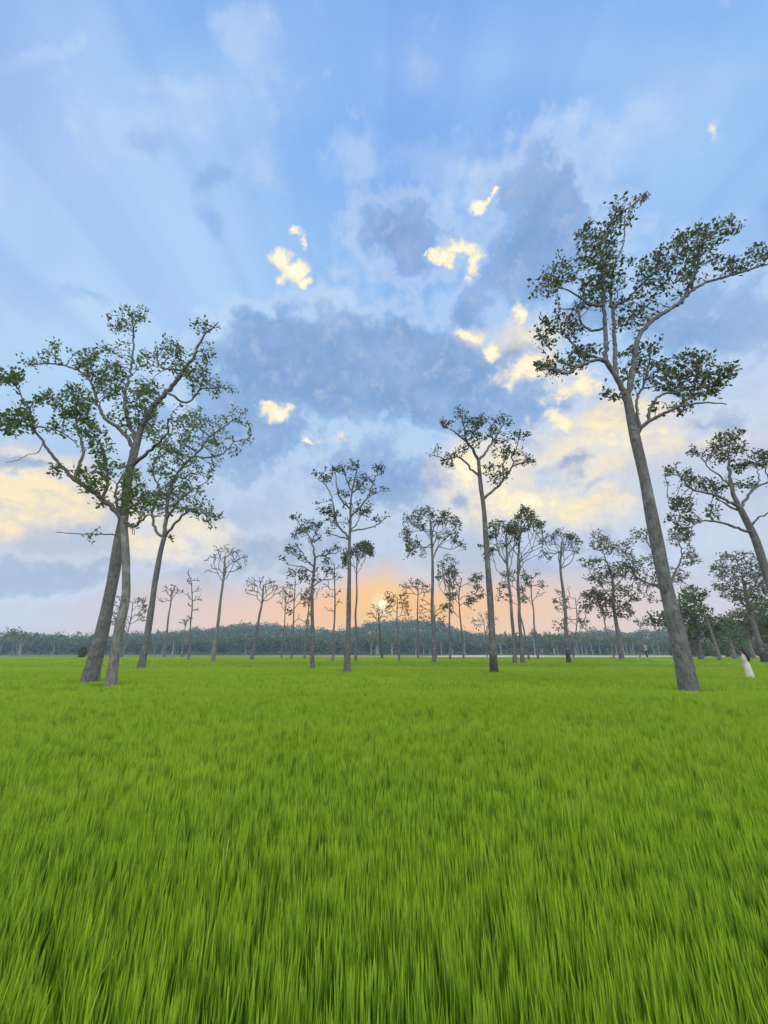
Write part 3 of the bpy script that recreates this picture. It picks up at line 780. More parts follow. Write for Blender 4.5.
# ---------- the smaller trees, each from its own measurements
def small_tree(name, label, base, fork, box, w, n=9, seed=0, Y=None, density=.9, leaf=None, bark=None, flat=1.0, wob=1.0, sprout=None, style='vase', step=2.0, lpx=2.0, attr=1.3, depth=.9, twigk=1.0, size=(.16, .28)):
    rng = np.random.default_rng(seed + 500)
    x0, y0, x1, y1 = box
    cx, cy, rx, ry = (x0 + x1) / 2, (y0 + y1) / 2, (x1 - x0) / 2, (y1 - y0) / 2
    Y = Y or Y_of(base[1])
    dx = fork[0] - base[0]; dyy = base[1] - fork[1]
    tr = [(base[0] + dx * q + rng.uniform(-1, 1) * .011 * dyy * wob, base[1] - dyy * q) for q in (.25, .5, .75)] + [fork]
    tip = (fork[0] * .55 + cx * .45 + rng.uniform(-.1, .1) * rx, min(fork[1], y1) * .25 + y0 * .75 + 1.5)
    long_leader = style in ('layer', 'spindle') or fork[1] > y1 - ry * .5
    bare = density < .2
    if style == 'vase' and not long_leader: tip = (fork[0] * .8 + cx * .2, fork[1] * .6 + y0 * .4)
    if tip[1] < fork[1] - 2.5: tr.append(tip)
    full = base[1] - tr[-1][1]
    limbs, blobs = [], []
    wl = max(.8, w * .29)
    for k in range(n):
        if style == 'vase':
            a = math.radians(8 + 164 * (k + rng.uniform(.15, .85)) / n) if k % 4 else math.radians(rng.uniform(-25, 205))
            q = rng.uniform(.72, .95)
            end = (cx + math.cos(a) * rx * q, cy - math.sin(a) * ry * q)
            st_y = fork[1] + (tr[-1][1] - fork[1]) * rng.uniform(0, .8) * (1 if k > 1 else 0)
            st = (fork[0] + (tr[-1][0] - fork[0]) * (0 if tr[-1] is fork else (st_y - fork[1]) / (tr[-1][1] - fork[1] + 1e-6)), st_y)
        else:
            yy = y0 + (y1 - y0) * (k + rng.uniform(.1, .7)) / n
            sd = 1 if k % 2 else -1
            wid = rx * (1.0 if style == 'layer' else .8) * rng.uniform(.55, 1.0)
            end = (cx + sd * wid, yy)
            sy = min(yy + rng.uniform(.35, .75) * wid + 1, base[1] - 6)
            f_ = (base[1] - sy) / max(1, full)
            st = (np.interp(sy, [p[1] for p in tr[::-1]] + [base[1]], [p[0] for p in tr[::-1]] + [base[0]]), sy)
        mx, my = (st[0] + end[0]) / 2, (st[1] + end[1]) / 2
        ln = math.hypot(end[0] - st[0], end[1] - st[1])
        nx, ny = -(end[1] - st[1]) / (ln + 1e-6), (end[0] - st[0]) / (ln + 1e-6)
        j1, j2 = rng.normal(0, .10, 2) * ln * (.9 if bare else 1)
        p1 = (st[0] * .66 + end[0] * .34 + nx * j1, st[1] * .66 + end[1] * .34 + ny * j1 + rng.uniform(-.09, .04) * ln)
        p2 = (st[0] * .3 + end[0] * .7 + nx * j2, st[1] * .3 + end[1] * .7 + ny * j2)
        dd = rng.uniform(-.8, .8) * rx * .05
        dY = rng.uniform(-.75, .75) * rx * cdepth(unproj(*fork, Y)) / F * depth
        limbs.append(LB([st, p1, p2, end], (wl * rng.uniform(.8, 1.1), .45), d=dY))
        ends = [end] + ([p2] if style == 'layer' else [])
        for m_ in range(3 if bare else 2):
            b_ = p1 if m_ == 0 else p2
            an = math.atan2(end[1] - st[1], end[0] - st[0]) + rng.choice([-1, 1]) * rng.uniform(.45, .95)
            l2 = ln * rng.uniform(.3, .55)
            e2 = (b_[0] + math.cos(an) * l2, b_[1] + math.sin(an) * l2)
            if ((e2[0] - cx) / rx) ** 2 + ((e2[1] - cy) / ry) ** 2 > 1.25: continue
            mid = ((b_[0] + e2[0]) / 2 + rng.normal(0, .08) * l2, (b_[1] + e2[1]) / 2 + rng.normal(0, .08) * l2)
            limbs.append(LB([b_, mid, e2], (wl * .6, .4), d=dY + rng.uniform(-.3, .3) * rx * cdepth(unproj(*fork, Y)) / F, sub=True))
            ends.append(e2)
        for e_ in ends:
            sz = rng.uniform(*size) * (1 if e_ is end else .8)
            bx, by = max(2.0, rx * sz * 1.1), max(1.7, min(rx, ry) * sz * 1.05 * flat)
            blobs.append((e_[0], e_[1], bx, by, rng.uniform(.7, 1.2) * (.5 if bare else 1)))
    if sprout is None: sprout = max(.25, min(.97, (base[1] - min(fork[1], y1)) / full - .02))
    return make_tree(name, label, base, Y, tr, w, w * .42, limbs, blobs, seed=seed, density=density, leaf=leaf, bark=bark, sprout=sprout, step_px=step, leaf_px=lpx, limb_parts=True, attr=attr, depthk=depth, twigk=twigk, gnarl=.2)


S = small_tree
S('bare_tree', 'small leafless tree with crooked hooked branches, right of the three near left trees', (164, 657), (171, 601), (157, 586, 187, 612), 2.6, 5, 41, density=.06, wob=2, twigk=1.0)
S('bare_tree', 'thin bare spindly tree with short twigs, left of the larger pale bare tree', (188.5, 659), (192, 610), (184, 570, 202, 618), 2.0, 9, 42, style='spindle', density=.12, sprout=.5)
S('bare_tree', 'pale bare tree with a fan of leafless branches, largest leafless tree left of centre', (213, 660.5), (223, 582), (207, 546, 249, 582), 4.0, 6, 43, density=.05, bark=M_bark2, twigk=1.1, size=(.2, .34), attr=.8)
S('small_tree', 'little flat topped tree far off between the two thin bare trees', (182, 655.5), (185, 628), (177, 617, 193, 632), 1.4, 4, 44, Y=120, density=.7, flat=.7)
S('small_tree', 'little faint tree far off beside the slimmer right leaning trunk', (121, 655.5), (119, 626), (112, 616, 128, 630), 1.2, 4, 64, Y=125, density=.5, flat=.7)
S('small_tree', 'spindly young tree with tufts, seen behind the crooked pale grey trunk', (122, 656.5), (131, 618), (110, 594, 152, 626), 1.6, 7, 45, style='layer', Y=100, density=.7, flat=.6, size=(.1, .18))
S('bare_tree', 'bare tree with crooked antler branches spread in two lobes, left of centre', (251.5, 659), (262, 603), (247, 577, 283, 604), 3.4, 6, 46, density=.05, twigk=1.1, size=(.2, .32), wob=1.6, attr=.8)
S('bare_tree', 'faint bare sapling with upright twigs, right of the antler branched tree', (281.5, 658), (285, 612), (277, 587, 294, 614), 1.6, 5, 47, density=.1)
S('slender_tree', 'slender tree with dark layered tufts, second left of the twisting dark stem', (291.5, 658.5), (294, 605), (285, 571, 310, 619), 1.9, 8, 48, style='layer', density=.8, sprout=.45, size=(.16, .26))
S('slender_tree', 'slender leaning tree with low olive tufts, immediately left of the twisting dark stem', (304.5, 658.5), (309, 606), (302, 586, 326, 609), 2.0, 5, 49, density=.8, leaf=M_leafy, sprout=.6)
S('bare_tree', 'thin feathery nearly bare tree between the twisting tree and the straight vase crowned tree', (333, 660.5), (334.5, 580), (322, 556, 344, 612), 2.3, 9, 50, style='spindle', density=.15, sprout=.5)
S('slender_tree', 'slim pole like tree with a compact dark crown, right of the straight vase crowned tree', (355.5, 660), (356.5, 574), (345, 544, 376, 577), 2.6, 6, 51, density=1.2, sprout=.85, size=(.2, .32))
S('small_tree', 'short dark stemmed tree with rust coloured leaves directly under the sun', (382, 656.5), (379, 622), (364, 608, 388, 621), 2.1, 6, 52, Y=95, density=1.2, leaf=M_leafr, bark=M_barkd, size=(.2, .3))
S('small_tree', 'pale stemmed tree with rusty sideways tufts, immediately right of the sun', (399, 660), (397, 612), (385, 591, 408, 613), 1.9, 6, 53, style='layer', density=1.0, leaf=M_leafr, wob=2, size=(.2, .3))
S('slender_tree', 'thin straight tree with flat dark umbrella top, between the sun and the open crowned tree', (418, 657), (418, 596), (401, 582, 430, 598), 2.0, 6, 54, Y=92, density=1.1, flat=.7, sprout=.85, size=(.2, .3))
S('small_tree', 'short dark tree with layered branches, just behind the stem of the open crowned tree', (436, 657), (435, 620), (421, 599, 446, 627), 1.8, 8, 55, style='layer', Y=98, density=1.1, flat=.6, sprout=.4)
S('slender_tree', 'dark tufted slender tree leaning slightly right, right of the open crowned tree', (450, 659), (450, 602), (438, 553, 460, 603), 2.3, 8, 56, density=1.2, sprout=.7, size=(.2, .3))
# open crowned tree left of the centre
S('dipterocarp_tree', 'straight tree with wide open crown, between the sun and the lone centre tree', (434, 662), (432.5, 560), (402, 505, 463, 578), 4.4, 10, 70, density=.6, sprout=.75, size=(.13, .2))
S('slender_tree', 'slim tree with dark side tufts, immediately left of the lone tall centre tree', (463.5, 657), (459, 595), (446, 570, 480, 609), 2.0, 7, 57, style='layer', Y=85, density=1.1, sprout=.6, size=(.16, .26))
S('bare_tree', 'pale leafless bush like tree low behind the lone tall centre tree', (487, 656.5), (485, 634), (472, 611, 496, 636), 1.2, 6, 58, Y=115, density=.05)
S('slender_tree', 'left one of the twin tall stems right of the lone centre tree', (515, 662), (508, 575), (484, 521, 521, 574), 4.0, 8, 59, density=1.15, sprout=.85, size=(.17, .28))
S('slender_tree', 'right one of the twin tall stems, with a taller dark crown', (522.5, 662), (518, 578), (508, 508, 545, 574), 4.0, 9, 60, density=1.15, sprout=.8, size=(.17, .28))
S('slender_tree', 'thin stem with sparse leaves close behind the twin tall stems', (529, 659), (518, 600), (500, 572, 528, 604), 2.0, 6, 61, style='layer', density=.9, sprout=.8)
S('slender_tree', 'thin right leaning tree with a small layered crown, right of the twin tall stems', (538, 657.5), (531.5, 596), (520, 566, 545, 598), 2.1, 7, 62, style='layer', Y=82, density=1.0, flat=.7, sprout=.8)
S('dipterocarp_tree', 'slender tree with airy fan crown and blackened base, right of the twin tall stems', (569, 662), (560.5, 569), (540, 531, 583, 568), 4.2, 9, 63, bark=M_barkc2, density=.75, sprout=.88, size=(.15, .24), lpx=1.7)
S('small_tree', 'small conifer like tree with layered side tufts, behind the airy fan crowned tree', (573.5, 656.5), (577, 617), (556, 590, 587, 631), 1.7, 9, 65, style='layer', Y=105, density=1.1, flat=.6, sprout=.35)
S('slender_tree', 'pale leaning stem close left of the bushy olive crowned tree', (614, 657.5), (604.5, 622), (592, 596, 612, 618), 1.9, 4, 66, Y=88, density=.5, bark=M_bark2)
S('small_tree', 'tiny dark topped tree between the bushy olive tree and the tallest leaning trunk', (640, 656), (640, 628), (632, 617, 649, 630), 1.3, 4, 67, Y=120, density=1.0, flat=.7)
S('small_tree', 'faint feathery tree on the skyline near the left edge', (12, 655.2), (13, 640), (6, 628, 20, 641), 1.0, 4, 68, Y=200, density=.5)
S('small_tree', 'tiny flat crowned tree on the skyline beyond the left of the field', (17, 655.2), (17, 638), (11, 631, 24, 637), 1.0, 4, 69, Y=190, density=.8, flat=.6)

# round bush left of the thick leaning trunk
def make_bush(name, label, px, py_top, Y, rpx, seed, leaf):
    rng = np.random.default_rng(seed)
    c = unproj(px, py_top, Y); x = c[0]; h = c[2]; r = rpx * cdepth(c) / F
    e = empty(name, (x, Y, 0), label, 'bush')
    V, Q = [], []
    for k in range(7):
        a = k * .9; p = np.array([[0, 0, -.05], [math.cos(a) * r * .25, math.sin(a) * r * .25, h * .35], [math.cos(a) * r * .6, math.sin(a) * r * .6, h * .75]])
        tube(V, Q, p, [.05, .035, .015], 5)
    link('stems', quads_mesh('stems', V, Q, M_twig), e)
    u = rng.normal(size=(900, 3)); u /= np.linalg.norm(u, axis=1)[:, None]
    C = u * rng.uniform(.45, 1, 900)[:, None] ** .6 * np.array([r, r, h * .5]) + np.array([0, 0, h * .52])
    C[:, 2] = np.maximum(C[:, 2], .1)
    link('leaves', leaves_mesh('leaves', C, u + rng.normal(size=(900, 3)) * .6, min(r * .34, .5), rng, leaf), e)
    return e


make_bush('round_bush', 'small dark round bush at the field edge left of the thick leaning trunk', 84, 647, 105, 3.1, 3, M_leaf)
for k, (bx, by, bY, br) in enumerate([(697, 643, 128, 9), (712, 641, 135, 8), (729, 642, 120, 9), (746, 639, 126, 10), (764, 640, 118, 11), (786, 641, 124, 11), (676, 646, 140, 7)]):
    make_bush('forest_shrub', 'low dark green shrub among the trunks at the right forest edge', bx, by, bY, br, 60 + k, M_leafg if k % 2 else M_leaf)['group'] = 'shrubs at the right forest edge'

# ----------------------------------------------------------------- ground and rice
def ground_mat(name, c0, c1, sc, c2=None):
    m, t, out = material(name)
    g = t.n.new('ShaderNodeNewGeometry')
    n1 = t.noise(g.outputs['Position'], sc, 6, .6); n2 = t.noise(g.outputs['Position'], sc * .07, 4, .55)
    c = t.mix(t.smooth(n1, .35, .65), c0, c1)
    c = t.mix(t.math('MULTIPLY', t.smooth(n2, .45, .6), .7), c, c2 or c0)
    b = t.n.new('ShaderNodeBsdfPrincipled'); b.inputs['Roughness'].default_value = .95; b.inputs['Specular IOR Level'].default_value = .1
    t.l.new(c, b.inputs['Base Color']); t.l.new(b.outputs[0], out.inputs[0])
    return m


def sheet(name, poly, z, mat):
    me = bpy.data.meshes.new(name); me.from_pydata([(x, y, z) for x, y in poly], [], [tuple(range(len(poly)))])
    me.materials.append(mat); me.update()
    return tag(link(name, me), kind='structure')


sheet('ground', [(-3000, -600), (3000, -600), (3000, 3000), (-3000, 3000)], 0, ground_mat('meadow_ground', (.055, .085, .022), (.10, .13, .035), .5, (.13, .14, .06)))
me = bpy.data.meshes.new('paddy_soil')
me.from_pydata([(x, y, z_) for z_ in (.004, SOIL) for x, y in ((-152 + (0 if z_ > .1 else -1), -32), (152 + (0 if z_ > .1 else 1), -32), (152 + (0 if z_ > .1 else 1), RICE_END + (0 if z_ > .1 else 1)), (-152 + (0 if z_ > .1 else -1), RICE_END + (0 if z_ > .1 else 1)))],
               [], [(4, 5, 6, 7), (0, 1, 5, 4), (1, 2, 6, 5), (2, 3, 7, 6), (3, 0, 4, 7)])
me.materials.append(ground_mat('paddy_soil', (.030, .045, .012), (.05, .075, .018), 3.0)); me.update()
tag(link('paddy_soil', me), kind='structure')
rg = np.random.default_rng(12)
edge = [(x, RICE_END + 10 + 4 * math.sin(x * .05) + rg.uniform(-3, 3) + 40 * max(0, 1 - (x - 16) / 30)) for x in np.linspace(16, 260, 40)]
edge2 = [(x, 250 + 14 * math.sin(x * .03) + rg.uniform(-5, 5)) for x in np.linspace(300, 42, 40)]
sheet('dry_field', edge + edge2, .008, ground_mat('dry_stubble', (.26, .26, .20), (.36, .36, .30), .4, (.18, .21, .11)))


def rice_mat():
    m, t, out = material('rice_leaves')
    g = t.n.new('ShaderNodeNewGeometry')
    rnd = g.outputs['Random Per Island']
    pos = g.outputs['Position']
    n1 = t.noise(pos, .55, 4, .6); n2 = t.noise(pos, 3.2, 3, .5)
    mp = t.n.new('ShaderNodeMapping'); t.l.new(pos, mp.inputs[0]); mp.inputs[3].default_value = (.045, .16, 0)
    n3 = t.noise(mp.outputs[0], 1.0, 4, .55)
    c = t.mix(rnd, (.046, .143, .012), (.180, .352, .025))
    c = t.mix(t.math('MULTIPLY', t.smooth(n1, .40, .66), .35), c, (.220, .352, .016))
    c = t.mix(t.math('MULTIPLY', t.smooth(n2, .52, .74), .40), c, (.055, .150, .010))
    c = t.mix(t.math('MULTIPLY', t.smooth(n3, .46, .62), .60), c, (.090, .185, .006))
    c = t.mix(t.smooth(rnd, .988, .994), c, (.36, .38, .12))
    mp2 = t.n.new('ShaderNodeMapping'); t.l.new(pos, mp2.inputs[0]); mp2.inputs[3].default_value = (.010, .035, 0)
    n4 = t.noise(mp2.outputs[0], 1.0, 4, .6)
    c = t.mix(t.math('MULTIPLY', t.smooth(n4, .47, .56), .75), c, (.085, .185, .012))
    ta = t.n.new('ShaderNodeAttribute'); ta.attribute_name = 'tip'
    c = t.mix(t.math('MULTIPLY', t.smooth(ta.outputs['Fac'], .55, 1.0), .54), c, (.300, .440, .033))
    d = t.n.new('ShaderNodeBsdfPrincipled'); d.inputs['Roughness'].default_value = .55; d.inputs['Specular IOR Level'].default_value = .25
    t.l.new(c, d.inputs['Base Color'])
    tr = t.n.new('ShaderNodeBsdfTranslucent'); t.l.new(t.mix(1.0, c, (1.25, 1.2, .8), 'MULTIPLY'), tr.inputs[0])
    mx = t.n.new('ShaderNodeMixShader'); mx.inputs[0].default_value = .45
    t.l.new(d.outputs[0], mx.inputs[1]); t.l.new(tr.outputs[0], mx.inputs[2]); t.l.new(mx.outputs[0], out.inputs[0])
    return m


def value_noise(x, y, s, seed):
    r = np.random.default_rng(seed).uniform(0, 1, (256, 256))
    xs, ys = x / s + 1000, y / s + 1000
    xi, yi = np.floor(xs).astype(int), np.floor(ys).astype(int); fx, fy = xs - xi, ys - yi
    fx = fx * fx * (3 - 2 * fx); fy = fy * fy * (3 - 2 * fy)
    g = lambda a, b: r[a % 256, b % 256]
    return (g(xi, yi) * (1 - fx) + g(xi + 1, yi) * fx) * (1 - fy) + (g(xi, yi + 1) * (1 - fx) + g(xi + 1, yi + 1) * fx) * fy


TRUNKS = [(o.location.x, o.location.y) for o in COL.objects if o.type == 'EMPTY' and o.location.y < 40]


def rice_blades(y0, y1, dens, wid, rows, seed, clump=12, spread=.024):
    rng = np.random.default_rng(seed)
    area = (y1 - y0) * ((1.06 * (y0 + y1)) + 5.2)
    nc = int(area * dens / clump)
    # clump centres, uniform over the widening strip
    yy = rng.uniform(y0, y1, int(nc * 2.2)); wmax = 1.06 * y1 + 2.6
    keep = rng.uniform(0, 1, len(yy)) < (1.06 * np.maximum(yy, 0) + 2.6) / wmax
    yy = yy[keep][:nc]
    xx = rng.uniform(-1, 1, len(yy)) * (1.06 * np.maximum(yy, 0) + 2.6)
    cid = np.repeat(np.arange(len(yy)), clump)
    n = len(cid)
    sp = spread
    x = xx[cid] + rng.normal(0, sp, n); y = yy[cid] + rng.normal(0, sp, n)
    hn = .205 + .030 * value_noise(x, y, .18, 1) + .05 * value_noise(x, y, 1.6, 2) + .04 * value_noise(x, y * 1.4, 9.0, 3)
    h = hn * (1.05 - rng.gamma(1.6, .072, n).clip(0, .6)) * (1 + .085 * rng.normal(size=len(yy))[cid])
    for tx, ty in TRUNKS:
        dd = np.hypot(x - tx, y - ty); h = np.where(dd < 1.1, h * np.clip(.55 + .45 * dd / 1.1, .5, 1), h)
    a = rng.uniform(0, 2 * math.pi, n)
    lean = rng.gamma(2.0, .055, n) * h * 1.0
    wind = value_noise(x, y, 2.5, 5) - .5
    lx = np.cos(a) * lean * .6 + (.0 + .014 * wind) * h; ly = np.sin(a) * lean * .8
    fa = rng.uniform(0, math.pi, n)                        # blade facing
    sx, sy = np.cos(fa), np.sin(fa) * .7
    w = wid * rng.uniform(.6, 1.25, n)
    T = np.linspace(0, 1, rows)
    prof = np.interp(T, [0, .35, .75, 1], [.6, 1.0, .80, .06])
    V = np.zeros((n, rows, 2, 3), dtype=np.float32)
    for i, tt in enumerate(T):
        bx = x + lx * tt ** 2.2; by = y + ly * tt ** 2.2
        bz = SOIL + h * (tt - .10 * tt ** 3 * np.minimum(1, lean / h * 2)) - .02
        for s_, sg_ in ((0, -1), (1, 1)):
            V[:, i, s_, 0] = bx + sg_ * sx * w * .5 * prof[i]; V[:, i, s_, 1] = by + sg_ * sy * w * .5 * prof[i]; V[:, i, s_, 2] = bz
    TIP.append(np.broadcast_to(T[None, :, None], (n, rows, 2)).ravel().astype(np.float32))
    b = (np.arange(n) * rows * 2)[:, None]
    Q = []
    for i in range(rows - 1):
        o = i * 2
        Q.append(np.concatenate([b + o, b + o + 1, b + o + 3, b + o + 2], 1))
    Q = np.stack(Q, 1).reshape(-1, 4)
    return V.reshape(-1, 3), Q


TIP = []
parts = [rice_blades(-.6, 3.6, 5200, .0088, 4, 1), rice_blades(3.6, 6.8, 3400, .0100, 4, 5), rice_blades(6.8, 13, 1900, .0115, 3, 2), rice_blades(13, 34, 360, .024, 3, 3, 7, .07), rice_blades(34, RICE_END, 24, .072, 3, 4, 5, .25)]
VV, QQ, o = [], [], 0
for v, q in parts:
    VV.append(v); QQ.append(q + o); o += len(v)
rice_me = np_mesh('rice_plants', np.concatenate(VV), np.concatenate(QQ), [rice_mat()])
at_ = rice_me.attributes.new('tip', 'FLOAT', 'POINT'); at_.data.foreach_set('value', np.concatenate(TIP))
rice = link('rice_plants', rice_me)
tag(rice, 'bright green young rice growing densely over the whole field', 'rice', kind='stuff')
# grassy earth mound that the far person stands on
mp_ = unproj(647.5, 658, 50)


def mound(name, x, y, r, h, mat):
    V, F_ = [], []
    n, m = 28, 9
    rng = np.random.default_rng(5)
    for i in range(m):
        q = i / (m - 1)
        for k in range(n):
            a = 2 * math.pi * k / n
            rr = r * (1 - q) * (1 + .12 * math.sin(3 * a + 1) + .06 * rng.uniform(-1, 1)); zz = h * math.sin(min(1, q * 1.35) * math.pi / 2) ** 1.3 - .03 * (i == 0)
            V.append((x + rr * math.cos(a) * 1.9, y + rr * math.sin(a), zz))
    for i in range(m - 1):
        for k in range(n): F_.append((i * n + k, i * n + (k + 1) % n, (i + 1) * n + (k + 1) % n, (i + 1) * n + k))
    me = bpy.data.meshes.new(name); me.from_pydata(V, [], F_); me.materials.append(mat); me.update()
    me.polygons.foreach_set('use_smooth', [True] * len(me.polygons))
    return tag(link(name, me), kind='structure')


mound('earth_mound', mp_[0], 50, 3.2, mp_[2], ground_mat('mound_grass', (.07, .14, .012), (.15, .24, .02), 3.0))

# ----------------------------------------------------------------- far wood: hill, forest mass, front row of pale trunks
SKY_LINE = [(-250, 640), (0, 640), (50, 634), (80, 636), (110, 638), (150, 634), (200, 630), (240, 624), (262, 624), (300, 627), (340, 630), (370, 622), (400, 619.5), (430, 621), (450, 627), (480, 635), (520, 636),
            (560, 634), (600, 630), (640, 632), (680, 627), (740, 622), (768, 620), (1020, 622)]
sxs = [p[0] for p in SKY_LINE]; sys_ = [p[1] for p in SKY_LINE]


def top_z(x, Y, lift=0):                                    # canopy height at this place so the ridge has the right profile
    px = 384 + x / Y * (F * CT + 141 * ST) * 1.0
    py = np.interp(px, sxs, sys_)
    d = pdir(px, py + lift); return CAM[2] + d[2] / d[1] * Y


hx = np.linspace(-1100, 1100, 90); hy = np.linspace(400, 900, 26)
V, Fq = [], []
rg = np.random.default_rng(8)
for j, y_ in enumerate(hy):
    for i, x_ in enumerate(hx):
        ridge = max(0, top_z(x_ * 640 / max(y_, 640) if y_ > 640 else x_ * 640 / 640, 640) - 16)
        q = min(1, max(0, (y_ - 410) / 230)); q = q * q * (3 - 2 * q)
        back_ = 1 if y_ < 700 else max(0, 1 - (y_ - 700) / 220)
        V.append((x_, y_, ridge * q * back_ - .3 + (0 if q == 0 else rg.uniform(-.6, .6))))
for j in range(len(hy) - 1):
    for i in range(len(hx) - 1):
        a = j * len(hx) + i; Fq.append((a, a + 1, a + len(hx) + 1, a + len(hx)))
hill = link('hill', np_mesh('hill', V, Fq, [ground_mat('hill_ground', (.03, .05, .02), (.06, .08, .03), .05)])); tag(hill, kind='structure')


def hill_z(x, y):
    ridge = max(0, top_z(x, 640) - 16); q = min(1, max(0, (y - 410) / 230)); q = q * q * (3 - 2 * q)
    return ridge * q * (1 if y < 700 else max(0, 1 - (y - 700) / 220))


rng = np.random.default_rng(31)
cs, ds, sz = [], [], []
spots = []
for y_ in np.arange(330, 420, 12):
    for x_ in np.arange(-1.15 * y_, 1.15 * y_, 9.5): spots.append((x_ + rng.uniform(-4, 4), y_ + rng.uniform(-5, 5), 0))
for y_ in np.arange(420, 720, 16):
    for x_ in np.arange(-1.12 * y_, 1.12 * y_, 12.5): spots.append((x_ + rng.uniform(-6, 6), y_ + rng.uniform(-7, 7), 1))
for x_, y_, far in spots:
    g = hill_z(x_, y_)
    hh = rng.uniform(10, 15) if not far else rng.uniform(12, 17)
    hh *= .72 + .62 * float(value_noise(np.array([x_]), np.array([y_ * .6]), 38.0, 9)[0])
    if rng.uniform() < .05: hh *= 1.3
    rr = rng.uniform(4.2, 7.5); rz = hh * rng.uniform(.28, .40)
    n = int(rng.uniform(75, 105))
    lob = rng.normal(size=(5, 3)) * np.array([rr * .5, rr * .5, rz * .4])
    li = rng.integers(0, 5, n)
    u = rng.normal(size=(n, 3)); u /= np.linalg.norm(u, axis=1)[:, None]
    C = lob[li] + u * rng.uniform(.5, 1, n)[:, None] * np.array([rr * .6, rr * .6, rz * .62]) + np.array([x_, y_, g + hh - rz])
    cs.append(C); ds.append(u + rng.normal(size=(n, 3)) * .5)
cs = np.concatenate(cs); ds = np.concatenate(ds)
fm = leaves_mesh('forest', cs, ds, 2.3, rng, M_forest)
fo = tag(link('forest', fm), 'hazy blue green wood covering the low hill behind the field', 'forest', kind='stuff')

# front row of pale stemmed trees along the wood: five kinds, copied
protos = []
FAR_GROUP = 'pale stemmed trees along the far wood edge'
FAR_LABEL = 'slim pale stemmed tree in the far row at the foot of the wood'


def far_proto(seed):
    rng = np.random.default_rng(seed)
    e = empty('wood_edge_tree', (0, 0, 0), FAR_LABEL, 'tree', FAR_GROUP)
    h = rng.uniform(11.5, 15); lean = rng.uniform(-.8, .8)
    q = np.linspace(0, 1, 8)
    P_ = np.stack([lean * q ** 1.5 + .12 * np.sin(q * 7 + seed), .2 * np.sin(q * 5), q * h * .9 - .1], 1)
    V, Q = [], []
    tube(V, Q, P_, .46 - .30 * q, 7)
    for k in range(7):
        a = rng.uniform(0, 6.28); s = P_[4 + k % 4]; r = rng.uniform(1.5, 3)
        tube(V, Q, [s, s + np.array([math.cos(a) * r * .5, math.sin(a) * r * .5, .8]), s + np.array([math.cos(a) * r, math.sin(a) * r, 2.0])], [.11, .08, .03], 4)
    link('trunk', quads_mesh('trunk', V, Q, M_barkp), e)
    n = 150
    lob = np.stack([rng.uniform(-2.6, 2.6, 9) + lean, rng.uniform(-2.6, 2.6, 9), rng.uniform(h * .70, h * 1.0, 9)], 1)
    u = rng.normal(size=(n, 3)); u /= np.linalg.norm(u, axis=1)[:, None]
    C = lob[rng.integers(0, 9, n)] + u * rng.uniform(.2, 1.25, n)[:, None] * np.array([1.1, 1.1, .75])
    link('crown', leaves_mesh('crown', C, u + rng.normal(size=(n, 3)) * .5, 1.1, rng, M_leafg if seed % 2 else M_leafp), e)
    return e


protos = [far_proto(s) for s in range(5)]
fxs = np.random.default_rng(77)
cnt = 0
for k in range(78):
    px = fxs.uniform(-60, 840) if k % 5 < 3 else fxs.uniform(375, 640)
    Yf = fxs.uniform(262, 325)
    x_ = (px - 384) / (F * CT + 141 * ST) * Yf
    src = protos[k % 5]
    if k < 5: o_ = src
    else:
        o_ = src.copy(); COL.objects.link(o_)
        for c_ in src.children:
            cc = c_.copy(); COL.objects.link(cc); cc.parent = o_
    o_.location = (x_, Yf, 0); s_ = fxs.uniform(.6, 1.1)
    o_.scale = (s_, s_, s_ * fxs.uniform(.9, 1.05)); o_.rotation_euler = (0, 0, fxs.uniform(0, 6.28))

# ----------------------------------------------------------------- people
def simple_mat(name, c, rough=.7, var=.12, sc=20):
    m, t, out = material(name)
    tc = t.n.new('ShaderNodeTexCoord'); n = t.noise(tc.outputs['Object'], sc, 4, .6)
    b = t.n.new('ShaderNodeBsdfPrincipled'); b.inputs['Roughness'].default_value = rough
    t.l.new(t.mix(t.smooth(n, .3, .7), tuple(v * (1 - var) for v in c), tuple(min(1, v * (1 + var)) for v in c)), b.inputs['Base Color'])
    t.l.new(b.outputs[0], out.inputs[0])
    return m


M_skin = simple_mat('skin', (.42, .26, .18), .55, .06)
M_white = simple_mat('white_cotton', (.38, .41, .365), .85, .10)
M_hair = simple_mat('black_hair', (.008, .007, .007), .85, .3, 60)
M_grey = simple_mat('grey_cotton', (.20, .21, .23), .85)
M_dark = simple_mat('dark_trousers', (.02, .021, .024), .85)
M_eye = simple_mat('eye', (.03, .025, .02), .2)


def skin_body(verts, edges, radii, root, mat, parent, sub=2):
    me = bpy.data.meshes.new('body'); me.from_pydata(verts, edges, [])
    o = bpy.data.objects.new('body', me); COL.objects.link(o)
    md = o.modifiers.new('skin', 'SKIN'); md.use_smooth_shade = True
    for i, r in enumerate(radii):
        v = me.skin_vertices[0].data[i]; v.radius = (r, r) if not isinstance(r, tuple) else r; v.use_root = (i == root)
    sb = o.modifiers.new('sub', 'SUBSURF'); sb.levels = sub; sb.render_levels = sub
    dg = bpy.context.evaluated_depsgraph_get(); dg.update()
    me2 = bpy.data.meshes.new_from_object(o.evaluated_get(dg))
    me2.name = 'body'
    o.modifiers.clear(); o.data = me2; bpy.data.meshes.remove(me)
    me2.materials.clear(); me2.materials.append(mat)
    me2.polygons.foreach_set('use_smooth', [True] * len(me2.polygons))
    o.parent = parent
    return o


